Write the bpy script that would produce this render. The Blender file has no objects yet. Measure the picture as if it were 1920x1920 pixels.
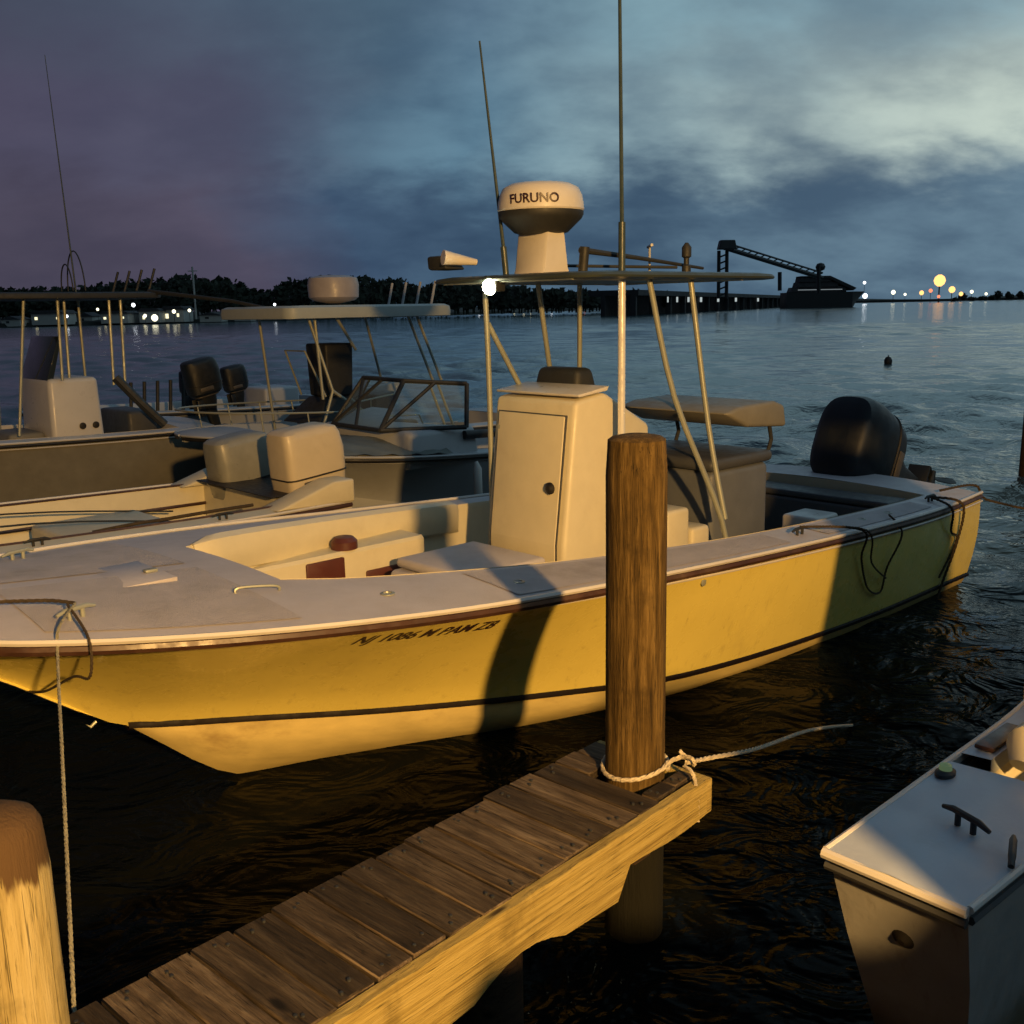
import bpy, bmesh, math, random
from mathutils import Vector, Matrix, noise
random.seed(7)
C = bpy.data.collections.new('marina'); bpy.context.scene.collection.children.link(C)
R = math.radians
SC = bpy.context.scene

# ---------------------------------------------------------------- materials
def lin(r, g, b):
    f = lambda c: (c/255/12.92) if c/255 <= .04045 else ((c/255+.055)/1.055)**2.4
    return (f(r), f(g), f(b), 1)
class NT:
    def __init__(s, tree): s.t = tree; s.n = tree.nodes; s.l = tree.links
    def add(s, kind, **kw):
        nd = s.n.new(kind)
        for k, v in kw.items():
            if k.startswith('i_'):
                key = k[2:]; key = int(key) if key.isdigit() else key.replace('_', ' ')
                s.put(nd.inputs[key], v)
            else: setattr(nd, k, v)
        return nd
    def put(s, sock, v):
        if isinstance(v, bpy.types.NodeSocket): s.l.new(v, sock)
        elif isinstance(v, bpy.types.Node): s.l.new(v.outputs[0], sock)
        else: sock.default_value = v
    def math(s, op, a, b=0.0, c=None, clamp=False):
        nd = s.n.new('ShaderNodeMath'); nd.operation = op; nd.use_clamp = clamp
        s.put(nd.inputs[0], a); s.put(nd.inputs[1], b)
        if c is not None: s.put(nd.inputs[2], c)
        return nd.outputs[0]
    def mix(s, f, a, b, blend='MIX'):
        nd = s.n.new('ShaderNodeMix'); nd.data_type = 'RGBA'; nd.blend_type = blend
        s.put(nd.inputs[0], f); s.put(nd.inputs[6], a); s.put(nd.inputs[7], b)
        return nd.outputs[2]
    def ramp(s, f, stops, interp='LINEAR'):
        nd = s.n.new('ShaderNodeValToRGB'); cr = nd.color_ramp; cr.interpolation = interp
        while len(cr.elements) < len(stops): cr.elements.new(.5)
        for e, (p, c) in zip(cr.elements, stops):
            e.position = p; e.color = c if len(c) == 4 else (*c, 1)
        s.put(nd.inputs[0], f); return nd.outputs[0]
    def maprange(s, v, a, b, c=0., d=1.):
        nd = s.n.new('ShaderNodeMapRange'); nd.clamp = True; nd.interpolation_type = 'SMOOTHSTEP'
        s.put(nd.inputs[0], v)
        for i, x in zip((1, 2, 3, 4), (a, b, c, d)): nd.inputs[i].default_value = x
        return nd.outputs[0]
    def noise(s, vec, scale, detail=3., rough=.55, dist=0.):
        nd = s.n.new('ShaderNodeTexNoise')
        if vec is not None: s.put(nd.inputs['Vector'], vec)
        nd.inputs['Scale'].default_value = scale; nd.inputs['Detail'].default_value = detail
        nd.inputs['Roughness'].default_value = rough; nd.inputs['Distortion'].default_value = dist
        return nd.outputs['Fac']
    def mapping(s, vec, sc=(1, 1, 1), rot=(0, 0, 0)):
        nd = s.n.new('ShaderNodeMapping'); s.put(nd.inputs[0], vec)
        nd.inputs['Scale'].default_value = sc; nd.inputs['Rotation'].default_value = rot
        return nd.outputs[0]

def mat(name, col, rough=.5, metal=0., var=.12, scale=6., bump=0., bscale=40., dirt=None, dirt_amt=.35, stretch=(1, 1, 1), spec=.5, coat=0.):
    m = bpy.data.materials.new(name); m.use_nodes = True
    t = NT(m.node_tree); p = t.n['Principled BSDF']
    co = t.add('ShaderNodeTexCoord').outputs['Object']; co = t.mapping(co, stretch)
    n1 = t.noise(co, scale, 5, .6)
    a = tuple(c*(1-var) for c in col[:3]) + (1,); b = tuple(min(1, c*(1+var)) for c in col[:3]) + (1,)
    c = t.ramp(n1, [(.3, a), (.7, b)])
    if dirt:
        n2 = t.noise(co, scale*.45, 8, .7)
        f = t.math('MULTIPLY', t.maprange(n2, .5, .75), dirt_amt)
        c = t.mix(f, c, (*dirt[:3], 1))
    t.put(p.inputs['Base Color'], c)
    r = t.maprange(t.noise(co, scale*3, 3), .3, .7, max(.02, rough-.08), min(1, rough+.08))
    t.put(p.inputs['Roughness'], r)
    p.inputs['Metallic'].default_value = metal; p.inputs['Specular IOR Level'].default_value = spec
    p.inputs['Coat Weight'].default_value = coat
    if bump:
        bn = t.add('ShaderNodeBump'); bn.inputs['Strength'].default_value = bump; bn.inputs['Distance'].default_value = .01
        t.put(bn.inputs['Height'], t.noise(co, bscale, 4)); t.put(p.inputs['Normal'], bn.outputs[0])
    return m
def emis(name, col, st):
    m = bpy.data.materials.new(name); m.use_nodes = True; t = NT(m.node_tree); p = t.n['Principled BSDF']
    p.inputs['Base Color'].default_value = (.02, .02, .02, 1); p.inputs['Emission Color'].default_value = (*col[:3], 1)
    p.inputs['Emission Strength'].default_value = st; return m

def wood(name, c1, c2, c3, sc=(9, 9, .7), island=0., bump=.5, cap=None, rough=.8, foot=None):
    m = bpy.data.materials.new(name); m.use_nodes = True
    t = NT(m.node_tree); p = t.n['Principled BSDF']
    co0 = t.add('ShaderNodeTexCoord').outputs['Object']
    geo = t.add('ShaderNodeNewGeometry')
    if island:
        off = t.math('MULTIPLY', geo.outputs['Random Per Island'], 37.)
        cx = t.add('ShaderNodeCombineXYZ', i_0=off, i_1=off, i_2=off).outputs[0]
        va = t.add('ShaderNodeVectorMath', operation='ADD'); t.put(va.inputs[0], co0); t.put(va.inputs[1], cx); co0_ = va.outputs[0]
    else: co0_ = co0
    co = t.mapping(co0_, sc)
    n1 = t.noise(co, 2.2, 8, .68, .2); n2 = t.noise(co, 9, 6, .7); blot = t.noise(co0, 3.5, 5, .65)
    c = t.ramp(n1, [(.28, c1), (.5, c2), (.72, c3)])
    c = t.mix(t.maprange(n2, .55, .7, 0, .6), c, (*[x*.3 for x in c1[:3]], 1))
    c = t.mix(t.maprange(blot, .52, .72, 0, .55), c, (*[x*.5 for x in c1[:3]], 1))
    vo = t.add('ShaderNodeTexVoronoi'); t.put(vo.inputs['Vector'], t.mapping(co0_, tuple(q**.45*1.6 for q in sc))); vo.inputs['Scale'].default_value = 1.3
    c = t.mix(t.math('SUBTRACT', 1., t.maprange(vo.outputs['Distance'], .04, .13)), c, (*[x*.35 for x in c1[:3]], 1))   # knots
    ck = t.noise(t.mapping(co0_, tuple(q*2.6 if q > 3 else q*.6 for q in sc)), 1.4, 3, .5)
    c = t.mix(t.maprange(t.math('ABSOLUTE', t.math('SUBTRACT', ck, .5)), .012, .0, 0, .85), c, (*[x*.2 for x in c1[:3]], 1))   # drying cracks
    if island:
        v = t.maprange(geo.outputs['Random Per Island'], 0, 1, 1-island, 1+island*.6)
        g = t.add('ShaderNodeCombineXYZ', i_0=v, i_1=v, i_2=v).outputs[0]
        c = t.mix(1., c, g, 'MULTIPLY')
    if cap is not None:   # ragged weathered band below the top of a pile, drips of its own shape
        z = t.add('ShaderNodeSeparateXYZ', i_0=co0).outputs['Z']
        drip = t.noise(t.mapping(co0, (14, 14, 1.2)), 2.2, 4, .6)
        e = t.math('ADD', z, t.math('MULTIPLY', drip, .22))
        f = t.maprange(e, cap[0], cap[0]+.03)
        c = t.mix(f, c, cap[1])
    if foot is not None:   # shade under the pier, painted near-black on the foot of the pile
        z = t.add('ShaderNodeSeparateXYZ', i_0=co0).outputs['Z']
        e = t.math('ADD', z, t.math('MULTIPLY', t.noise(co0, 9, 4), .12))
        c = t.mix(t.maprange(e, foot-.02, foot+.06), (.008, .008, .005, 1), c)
    t.put(p.inputs['Base Color'], c); p.inputs['Roughness'].default_value = rough
    p.inputs['Specular IOR Level'].default_value = .25
    bn = t.add('ShaderNodeBump'); bn.inputs['Strength'].default_value = bump; bn.inputs['Distance'].default_value = .012
    h = t.math('ADD', n1, t.math('MULTIPLY', n2, .5)); t.put(bn.inputs['Height'], h); t.put(p.inputs['Normal'], bn.outputs[0])
    return m

M = {}
M['hull'] = mat('hull_paint', (.76, .63, .16), .3, var=.05, scale=2.2, dirt=(.36, .26, .1), dirt_amt=.35, coat=.3)
def scum(m, z0, z1, col, amt=.8, streak=(1.2, 1.2, .25)):
    t = NT(m.node_tree); p = t.n['Principled BSDF']; co = t.add('ShaderNodeTexCoord').outputs['Object']
    base = p.inputs['Base Color'].links[0].from_socket
    z = t.add('ShaderNodeSeparateXYZ', i_0=co).outputs['Z']
    e = t.math('ADD', z, t.math('MULTIPLY', t.math('SUBTRACT', t.noise(t.mapping(co, (2.5, 2.5, 2.5)), 2., 6, .7), .5), .16))
    f = t.math('MULTIPLY', t.math('SUBTRACT', 1., t.maprange(e, z0, z1)), amt)
    c = t.mix(f, base, (*col, 1))
    st = t.maprange(t.noise(t.mapping(co, (7, 7, .5)), 2.4, 6, .7), .56, .72, 0, .28)   # run-off streaks and fender rub
    c = t.mix(st, c, (col[0]*.8, col[1]*.75, col[2]*.7, 1)); t.put(p.inputs['Base Color'], c)
scum(M['hull'], .02, .14, (.3, .22, .08), .6)
M['bottom'] = mat('hull_bottom', (.62, .5, .2), .5, var=.15, scale=3, dirt=(.25, .15, .06), dirt_amt=.6, stretch=(.6, 3, 3))
M['gel'] = mat('white_gelcoat', (.6, .58, .56), .35, var=.05, scale=3, dirt=(.35, .32, .28), dirt_amt=.35)
M['deck'] = mat('deck_gelcoat', (.5, .47, .49), .55, var=.08, scale=4, bump=.15, bscale=120, dirt=(.3, .27, .25), dirt_amt=.3)
M['cream'] = mat('cream_vinyl', (.62, .57, .42), .45, var=.05, scale=5, bump=.1, bscale=30, dirt=(.4, .33, .22), dirt_amt=.3)
M['sole'] = mat('cockpit_floor', (.42, .4, .38), .7, var=.12, scale=4, bump=.2, bscale=80, dirt=(.15, .13, .1))
M['dark'] = mat('black_rubber', (.015, .013, .012), .55, var=.3, scale=9)
M['rail'] = mat('rub_rail_vinyl', (.055, .026, .018), .4, var=.3, scale=7, dirt=(.2, .13, .08), dirt_amt=.5)
M['boot'] = mat('boot_stripe', (.006, .003, .003), .6, var=.2, spec=.2)
M['grey'] = mat('grey_vinyl', (.055, .058, .065), .55, var=.12, scale=5, bump=.1, dirt=(.08, .08, .08))
M['tan'] = mat('tan_vinyl', (.19, .18, .15), .55, var=.1, scale=5, bump=.1)
M['steel'] = mat('anodized_tube', (.3, .32, .28), .42, metal=.25, var=.04, scale=3)
M['engine'] = mat('black_cowl', (.006, .009, .014), .5, var=.2, scale=3)
M['engine2'] = mat('tan_cowl', (.55, .48, .36), .4, var=.06, scale=3, dirt=(.25, .2, .13))
M['engine3'] = mat('grey_cowl', (.24, .24, .21), .35, var=.15, scale=3, dirt=(.1, .1, .08))
M['gear'] = mat('grey_casting', (.1, .09, .08), .5, metal=.4, var=.3, scale=8)
M['glass'] = mat('smoked_window', (.02, .03, .04), .08, var=.1)
M['black'] = mat('matt_black', (.02, .022, .025), .6, var=.2)
M['rope'] = mat('rope_fibre', (.5, .44, .33), .85, var=.25, scale=30, bump=.9, bscale=90)
M['bowrope'] = mat('grey_rope', (.24, .23, .17), .85, var=.25, scale=30, bump=.9, bscale=90)
M['drope'] = mat('dark_rope', (.05, .035, .02), .9, var=.3, scale=30, bump=.9, bscale=90)
M['text'] = mat('lettering_vinyl', (.035, .015, .02), .4, var=.1)
M['red'] = mat('dark_red_plastic', (.08, .02, .015), .5)
M['pale'] = mat('dull_gelcoat', (.4, .42, .45), .45, var=.06, scale=2, dirt=(.22, .2, .18))
M['tarp'] = mat('grey_tarp', (.16, .18, .17), .75, var=.25, scale=3, bump=.6, bscale=9)
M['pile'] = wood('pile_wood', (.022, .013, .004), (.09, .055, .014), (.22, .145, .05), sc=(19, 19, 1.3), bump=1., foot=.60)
M['pile2'] = wood('weathered_pile', (.17, .13, .05), (.34, .28, .13), (.42, .36, .2), sc=(17, 17, 1.1), bump=.6, cap=(1.36, (.075, .045, .022, 1)))
M['plank'] = wood('plank_wood', (.02, .014, .009), (.08, .058, .038), (.18, .14, .095), sc=(14, 1.2, 14), island=.6, bump=.9)
M['fascia'] = wood('fascia_wood', (.15, .1, .03), (.34, .26, .08), (.43, .34, .13), sc=(.8, 25, 25), bump=.7)
M['beam'] = wood('dark_beam', (.015, .01, .006), (.04, .025, .015), (.06, .04, .025), sc=(1, 8, 8))

# ---------------------------------------------------------------- mesh helpers
class MB:
    def __init__(s): s.v = []; s.f = []; s.m = []
    def quad(s, pts, mi=0):
        i = len(s.v); s.v += [tuple(p) for p in pts]; s.f.append(tuple(range(i, i+len(pts)))); s.m.append(mi)
        return s
    def grid(s, rows, mi=0, close=False):
        i = len(s.v); n = len(rows[0])
        for r in rows: s.v += [tuple(p) for p in r]
        for a in range(len(rows)-1):
            for b in range(n if close else n-1):
                b2 = (b+1) % n
                s.f.append((i+a*n+b, i+a*n+b2, i+(a+1)*n+b2, i+(a+1)*n+b)); s.m.append(mi)
        return s
    def loft(s, rings, cap=True, mi=0):
        s.grid(rings, mi, close=True)
        if cap:
            s.quad(rings[0][::-1], mi); s.quad(rings[-1], mi)
        return s
    def tube(s, pts, r, n=8, mi=0, cap=True):
        pts = [Vector(p) for p in pts]; rr = r if isinstance(r, (list, tuple)) else [r]*len(pts)
        rings = []; up = None
        for k, p in enumerate(pts):
            d = (pts[min(k+1, len(pts)-1)]-pts[max(k-1, 0)])
            d = d.normalized() if d.length > 1e-9 else Vector((0, 0, 1))
            if up is None:
                up = Vector((0, 0, 1)) if abs(d.z) < .9 else Vector((1, 0, 0))
            a = d.cross(up).normalized(); b = a.cross(d).normalized(); up = b
            rings.append([p+(a*math.cos(2*math.pi*j/n)+b*math.sin(2*math.pi*j/n))*rr[k] for j in range(n)])
        return s.loft(rings, cap, mi)
    def bm(s, b, mat4=None, mi=0):
        i = len(s.v); b.verts.ensure_lookup_table()
        for v in b.verts: s.v.append(tuple(mat4 @ v.co) if mat4 else tuple(v.co))
        for f in b.faces: s.f.append(tuple(i+v.index for v in f.verts)); s.m.append(mi)
        b.free(); return s
    def box(s, lo, hi, bev=.01, seg=2, mat4=None, mi=0, taper=None):
        b = bmesh.new(); bmesh.ops.create_cube(b, size=1)
        for v in b.verts:
            top = v.co.z > 0
            x, y, z = [lo[i]+(hi[i]-lo[i])*(v.co[i]+.5) for i in range(3)]
            if taper and top:
                cx, cy = (lo[0]+hi[0])/2, (lo[1]+hi[1])/2
                x = cx+(x-cx)*taper[0]+(taper[2] if len(taper) > 2 else 0); y = cy+(y-cy)*taper[1]
            v.co = (x, y, z)
        if bev > 0: bmesh.ops.bevel(b, geom=b.edges[:], offset=bev, segments=seg, affect='EDGES', profile=.5)
        b.verts.index_update(); return s.bm(b, mat4, mi)
    def poly(s, pts2, y0, y1, bev=.0, mat4=None, mi=0, seg=3):
        """side profile in x,z extruded along y"""
        b = bmesh.new(); vs = [b.verts.new((x, y0, z)) for x, z in pts2]; f = b.faces.new(vs)
        r = bmesh.ops.extrude_face_region(b, geom=[f]); bmesh.ops.translate(b, vec=(0, y1-y0, 0), verts=[g for g in r['geom'] if isinstance(g, bmesh.types.BMVert)])
        bmesh.ops.recalc_face_normals(b, faces=b.faces[:])
        if bev > 0: bmesh.ops.bevel(b, geom=b.edges[:], offset=bev, segments=seg, affect='EDGES', profile=.5)
        b.verts.index_update(); return s.bm(b, mat4, mi)
    def lathe(s, prof, c=(0, 0, 0), n=32, mi=0, sy=1.):
        rings = [[(c[0]+r*math.cos(2*math.pi*j/n), c[1]+sy*r*math.sin(2*math.pi*j/n), c[2]+z) for j in range(n)] for r, z in prof]
        return s.loft(rings, True, mi)
    def build(s, name, m, parent=None, smooth=True, loc=None, recalc=True):
        me = bpy.data.meshes.new(name); me.from_pydata(s.v, [], s.f)
        ms = m if isinstance(m, (list, tuple)) else [m]
        for x in ms: me.materials.append(x)
        if len(ms) > 1: me.polygons.foreach_set('material_index', s.m)
        if recalc:
            b = bmesh.new(); b.from_mesh(me); bmesh.ops.recalc_face_normals(b, faces=b.faces[:]); b.to_mesh(me); b.free()
        if smooth:
            me.polygons.foreach_set('use_smooth', [True]*len(me.polygons))
            me.set_sharp_from_angle(angle=R(38))
        o = bpy.data.objects.new(name, me); C.objects.link(o)
        if parent: o.parent = parent
        if loc: o.location = loc
        return o
def tag(o, label=None, cat=None, group=None, kind=None):
    if label: o['label'] = label
    if cat: o['category'] = cat
    if group: o['group'] = group
    if kind: o['kind'] = kind
    return o
def thing(name, loc, rz, label, cat, group=None):
    o = bpy.data.objects.new(name, None); C.objects.link(o); o.location = loc; o.rotation_euler = (0, 0, rz)
    o.empty_display_size = .2
    return tag(o, label, cat, group)
def copy_tree(o, parent=None):
    c = o.copy(); C.objects.link(c); c.parent = parent
    for ch in list(o.children): copy_tree(ch, c)
    return c
def interp(tab, x):
    if x <= tab[0][0]: return tab[0][1]
    for (a, va), (b, vb) in zip(tab, tab[1:]):
        if x <= b:
            t = (x-a)/(b-a); return va+(vb-va)*t
    return tab[-1][1]
def smooth_tab(tab):   # Catmull-Rom style resample so lofted sides have no kinks
    out = []
    n = len(tab)
    for i in range(n-1):
        p0 = tab[max(i-1, 0)]; p1 = tab[i]; p2 = tab[i+1]; p3 = tab[min(i+2, n-1)]
        for k in range(6):
            t = k/6; h = p2[0]-p1[0]
            m1 = (p2[1]-p0[1])/max(p2[0]-p0[0], 1e-6)*h; m2 = (p3[1]-p1[1])/max(p3[0]-p1[0], 1e-6)*h
            y = (2*t**3-3*t*t+1)*p1[1]+(t**3-2*t*t+t)*m1+(-2*t**3+3*t*t)*p2[1]+(t**3-t*t)*m2
            out.append((p1[0]+h*t, y))
    out.append(tab[-1]); return out
def spath(pts, k=6):
    pts = [Vector(p) for p in pts]; out = []
    for i in range(len(pts)-1):
        p0 = pts[max(i-1, 0)]; p1 = pts[i]; p2 = pts[i+1]; p3 = pts[min(i+2, len(pts)-1)]
        for j in range(k):
            t = j/k; out.append(.5*((2*p1)+(p2-p0)*t+(2*p0-5*p1+4*p2-p3)*t*t+(-p0+3*p1-3*p2+p3)*t**3))
    out.append(pts[-1]); return out

# ---------------------------------------------------------------- boats
LA = 7.95
T_B = smooth_tab([(0, 1.27), (1, 1.36), (2, 1.385), (3, 1.385), (4.3, 1.37), (5, 1.35), (5.65, 1.31), (6.2, 1.22), (6.65, 1.11), (7.04, .97), (7.33, .83), (7.55, .68), (7.75, .47), (7.88, .25), (7.95, .02)])
T_CB = smooth_tab([(0, 1.2), (2, 1.2), (3.76, 1.07), (4.7, .82), (5.6, .5), (6.3, .22), (6.81, .012), (7.95, .012)])
T_CZ = smooth_tab([(0, .08), (2, .1), (3.76, .15), (4.7, .22), (5.6, .3), (6.3, .38), (6.81, .44), (7.02, .57), (7.35, .82), (7.7, 1.04), (7.95, 1.14)])
T_K = smooth_tab([(0, -.38), (3, -.36), (5, -.26), (5.8, -.12), (6.3, .01), (6.81, .435), (7.02, .565), (7.35, .815), (7.7, 1.035), (7.95, 1.135)])
class Shell:
    def __init__(s, L=LA, W=2.77, zs=1., sheer=None, rise=.40, base=.80):
        s.k = L/LA; s.w = W/2.77; s.zs = zs; s.L = L; s.rise = rise; s.base = base
    def b(s, X): return interp(T_B, X/s.k)*s.w
    def g(s, X): return s.base+s.rise*max(X/s.L*LA/7.6, 0)**1.6
    def cb(s, X): return interp(T_CB, X/s.k)*s.w
    def cz(s, X): return min(interp(T_CZ, X/s.k)*s.zs, s.g(X)-.02)
    def kz(s, X): return min(interp(T_K, X/s.k)*s.zs, s.g(X)-.02)
    def side(s, X, z):
        t = (z-s.cz(X))/max(s.g(X)-s.cz(X), 1e-4); t = max(0, min(1, t))
        p = 1+.38*max(0, min(1, (X/s.k-3.2)/3.5))
        flare = .03*math.sin(math.pi*t)*max(0, 1-X/s.k/4)
        return s.cb(X)+(s.b(X)-s.cb(X))*t**p+flare
    def crown(s, X, y): return s.g(X)+.065*(1-min(1, abs(y)/max(s.b(X), .01))**2)*min(1, s.b(X)/.6)

def shell(root, sh, x0, x1, inner, sole, mh, mb_, md, ml, rail=True, mr=None, detail=1):
    """hull skin, deck ring, cockpit liner. inner(X) = half width of the cockpit opening"""
    Xs = sorted(set([sh.L*i/60 for i in range(61)]+[6.81*sh.k, x0, x1]+[sh.L*(.94+.06*i/10) for i in range(11)]))
    m = MB()
    for sg in (1, -1):
        rows = []; rows2 = []
        for X in Xs:
            g, cz, kz = sh.g(X), sh.cz(X), sh.kz(X)
            rows.append([(X, sg*sh.side(X, cz+(g-cz)*t/9), cz+(g-cz)*t/9) for t in range(9, -1, -1)])
            cb = sh.cb(X)
            rows2.append([(X, sg*cb*(1-u**1.8), cz+(kz-cz)*u**.9) for u in (0, .15, .3, .45, .6, .75, .88, 1)])
        m.grid(rows); m.grid(rows2, 1)
    # transom
    g, cz, kz = sh.g(0), sh.cz(0), sh.kz(0)
    ring = [(0, sh.side(0, cz+(g-cz)*t/6), cz+(g-cz)*t/6) for t in range(6, -1, -1)]+[(0, 0, kz)]
    ring = ring+[(x, -y, z) for x, y, z in ring[-2::-1]]
    m.quad(ring)
    m.build('hull', [mh, mb_], root)
    # deck
    d = MB(); N = 8
    fwd = [X for X in Xs if X >= x1]; mid = [X for X in Xs if x0 <= X <= x1]; aft = [X for X in Xs if X <= x0]
    for seg in (fwd, aft):
        if len(seg) > 1: d.grid([[(X, sh.b(X)*(2*j/(2*N)-1)*.995, sh.crown(X, sh.b(X)*(j/N-1))) for j in range(2*N+1)] for X in seg])
    for sg in (1, -1):
        d.grid([[(X, sg*(inner(X)+(sh.b(X)*.995-inner(X))*j/4), sh.crown(X, inner(X)+(sh.b(X)-inner(X))*j/4)) for j in range(5)] for X in mid])
    d.build('deck', md, root)
    # liner
    l = MB(); lim = lambda X, z: max(.03, sh.side(X, z)-.05)
    for sg in (1, -1):
        l.grid([[(X, sg*inner(X), sh.crown(X, inner(X))+.004), (X, sg*(inner(X)-.015), sh.crown(X, inner(X))-.03), (X, sg*min(inner(X)-.02, lim(X, sole+.1)), sole+.1), (X, sg*min(inner(X)-.06, lim(X, sole)), sole)] for X in mid])
    l.grid([[(X, -min(inner(X)-.06, lim(X, sole)), sole), (X, min(inner(X)-.06, lim(X, sole)), sole)] for X in mid], 1)
    for X in (x0, x1):
        l.quad([(X, -inner(X), sh.crown(X, inner(X))), (X, -min(inner(X)-.05, lim(X, sole)), sole), (X, min(inner(X)-.05, lim(X, sole)), sole), (X, inner(X), sh.crown(X, inner(X))), (X, inner(X)*.4, sh.crown(X, inner(X)*.4)), (X, -inner(X)*.4, sh.crown(X, inner(X)*.4))])
    l.build('cockpit_liner', [ml, M['sole']], root)
    if rail:
        for sg in (1, -1):
            r = MB(); w = MB()
            sec = [(-.012, -.005), (.018, -.01), (.024, -.028), (.014, -.046), (-.03, -.05)]
            r.grid([[(X, sg*(sh.b(X)+a), sh.g(X)+c) for a, c in sec] for X in Xs])
            w.tube([(X, sg*(sh.b(X)+.008), sh.g(X)+.006) for X in Xs], .014, 6)
            w.tube([(X, sg*(sh.side(X, sh.g(X)-.07)+.012), sh.g(X)-.066) for X in Xs if X < sh.L*.995], .009, 6)
            ro = r.build('rub_rail', mr or M['rail'], root); w.build('rail_cap', M['gel'] if ml is not M['pale'] else M['pale'], ro)

def stripe(root, sh, mt, w=.022, xm=6.81):
    for sg in (1, -1):
        s_ = MB(); Xs = [xm*sh.k*i/50 for i in range(51)]
        s_.grid([[(X, sg*(sh.side(X, sh.cz(X)+.02)+.004), sh.cz(X)+w*1.3), (X, sg*(sh.cb(X)+.02), sh.cz(X)+w*.6), (X, sg*(sh.cb(X)+.02), sh.cz(X)-w*.6), (X, sg*(sh.cb(X)-.03), sh.cz(X)-w*1.5)] for X in Xs])
        s_.build('chine_strip', mt, root)

def outboard(root, pos, tilt, mcowl, sc=1., name='outboard_motor', lower=True, PW=3.2):
    """tilt in degrees: cowling leans forward (+x) over the transom"""
    e = bpy.data.objects.new(name, None); C.objects.link(e); e.parent = root
    e.location = pos; e.rotation_euler = (0, R(tilt), 0); e.scale = (sc, sc, sc)
    def ring(z, lx, ly, cx, n=36, pw=PW):
        o = []
        for j in range(n):
            a = 2*math.pi*j/n; c, s = math.cos(a), math.sin(a)
            o.append((cx+lx*math.copysign(abs(c)**(2/pw), c), ly*math.copysign(abs(s)**(2/pw), s), z))
        return o
    m = MB().loft([ring(*r) for r in [(.18, .28, .185, -.06), (.23, .325, .215, -.07), (.235, .333, .222, -.07), (.42, .35, .235, -.08), (.62, .35, .235, -.09), (.78, .335, .225, -.08), (.84, .315, .205, -.07), (.87, .26, .16, -.05), (.88, .12, .08, -.03)]])
    cw = m.build('cowling', mcowl, e)
    MB().loft([ring(*r) for r in [(.15, .24, .16, -.06), (.165, .262, .182, -.06), (.18, .262, .182, -.06), (.185, .25, .17, -.06)]]).build('cowl_band', M['gear'], cw)
    v_ = MB()
    for q in range(4): v_.box((-.425, -.1, .3+q*.045), (-.405, .1, .325+q*.045), .004, 1)
    v_.build('air_vent', M['gear'], cw)
    for sy_ in (1, -1): MB().box((-.16, sy_*.236-.012, .27), (.12, sy_*.236+.004, .35), .01).build('side_recess', M['gear'], cw)
    MB().loft([ring(*q) for q in [(.375, .344, .231, -.08), (.38, .357, .242, -.08), (.39, .357, .242, -.08), (.395, .346, .233, -.08)]], cap=False).build('cowl_seam', M['dark'], cw)
    if lower:
        m = MB().loft([ring(*r) for r in [(.16, .2, .14, -.06), (.02, .17, .12, -.07), (-.15, .12, .08, -.08), (-.45, .1, .055, -.1), (-.62, .11, .05, -.1)]])
        m.box((-.32, -.09, -.52), (.05, .09, -.5), .005)
        m.build('midsection', M['gear'] if mcowl is not M['engine'] else M['engine'], e)
        g = MB().tube([(.14, 0, -.78), (.1, 0, -.78), (-.05, 0, -.78), (-.22, 0, -.78), (-.28, 0, -.78)], [.01, .045, .06, .05, .03], 12)
        g.poly([(.02, -.6), (-.2, -.6), (-.22, -.8), (-.12, -.98), (-.04, -.98), (.04, -.8)], -.012, .012, .004)
        g.build('gearcase', M['engine'] if mcowl is M['engine'] else M['gear'], e)
        p = MB()
        for k in range(3):
            a = 2*math.pi*k/3
            q = [(-.3, 0, 0), (-.33, .03, .1), (-.34, .05, .17), (-.3, .0, .2), (-.27, -.05, .15), (-.27, -.03, .05)]
            mm = Matrix.Rotation(a, 4, 'X'); pts = [mm @ Vector(v) for v in q]
            p.quad([(v.x, v.y, v.z-.78) for v in pts]); p.quad([(v.x-.006, v.y, v.z-.78) for v in pts[::-1]])
        p.tube([(-.26, 0, -.78), (-.36, 0, -.78)], [.035, .02], 10)
        p.build('propeller', M['engine'] if mcowl is M['engine'] else M['gear'], e)
        b = MB(); b.box((.08, -.14, -.2), (.2, -.1, .12), .01); b.box((.08, .1, -.2), (.2, .14, .12), .01); b.box((.06, -.14, -.02), (.12, .14, .05), .01)
        b.build('bracket', M['engine'] if mcowl is M['engine'] else M['gear'], e)
    return e

def text_mesh(s, size, shear=0.):
    cu = bpy.data.curves.new('t', 'FONT'); cu.body = s; cu.size = size; cu.shear = shear; cu.offset = size*.02; cu.resolution_u = 3
    o = bpy.data.objects.new('t', cu); C.objects.link(o)
    dg = bpy.context.evaluated_depsgraph_get(); me = bpy.data.meshes.new_from_object(o.evaluated_get(dg))
    bpy.data.objects.remove(o); return me

def cleat(parent, p, rz=0., m=None):
    c = MB(); mt = Matrix.Translation(p) @ Matrix.Rotation(rz, 4, 'Z')
    c.tube([mt @ Vector(v) for v in [(-.09, 0, .035), (-.05, 0, .045), (.05, 0, .045), (.09, 0, .035)]], [.007, .011, .011, .007], 8)
    c.tube([mt @ Vector(v) for v in [(-.03, 0, 0), (-.03, 0, .045)]], .01, 8); c.tube([mt @ Vector(v) for v in [(.03, 0, 0), (.03, 0, .045)]], .01, 8)
    c.build('cleat', m or M['steel'], parent)

TH = R(43); CT, ST = math.cos(TH), math.sin(TH)
def boat_root(name, T, label, cat, rz=TH+math.pi): return thing(name, (T[0], T[1], 0), rz, label, cat)

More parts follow.
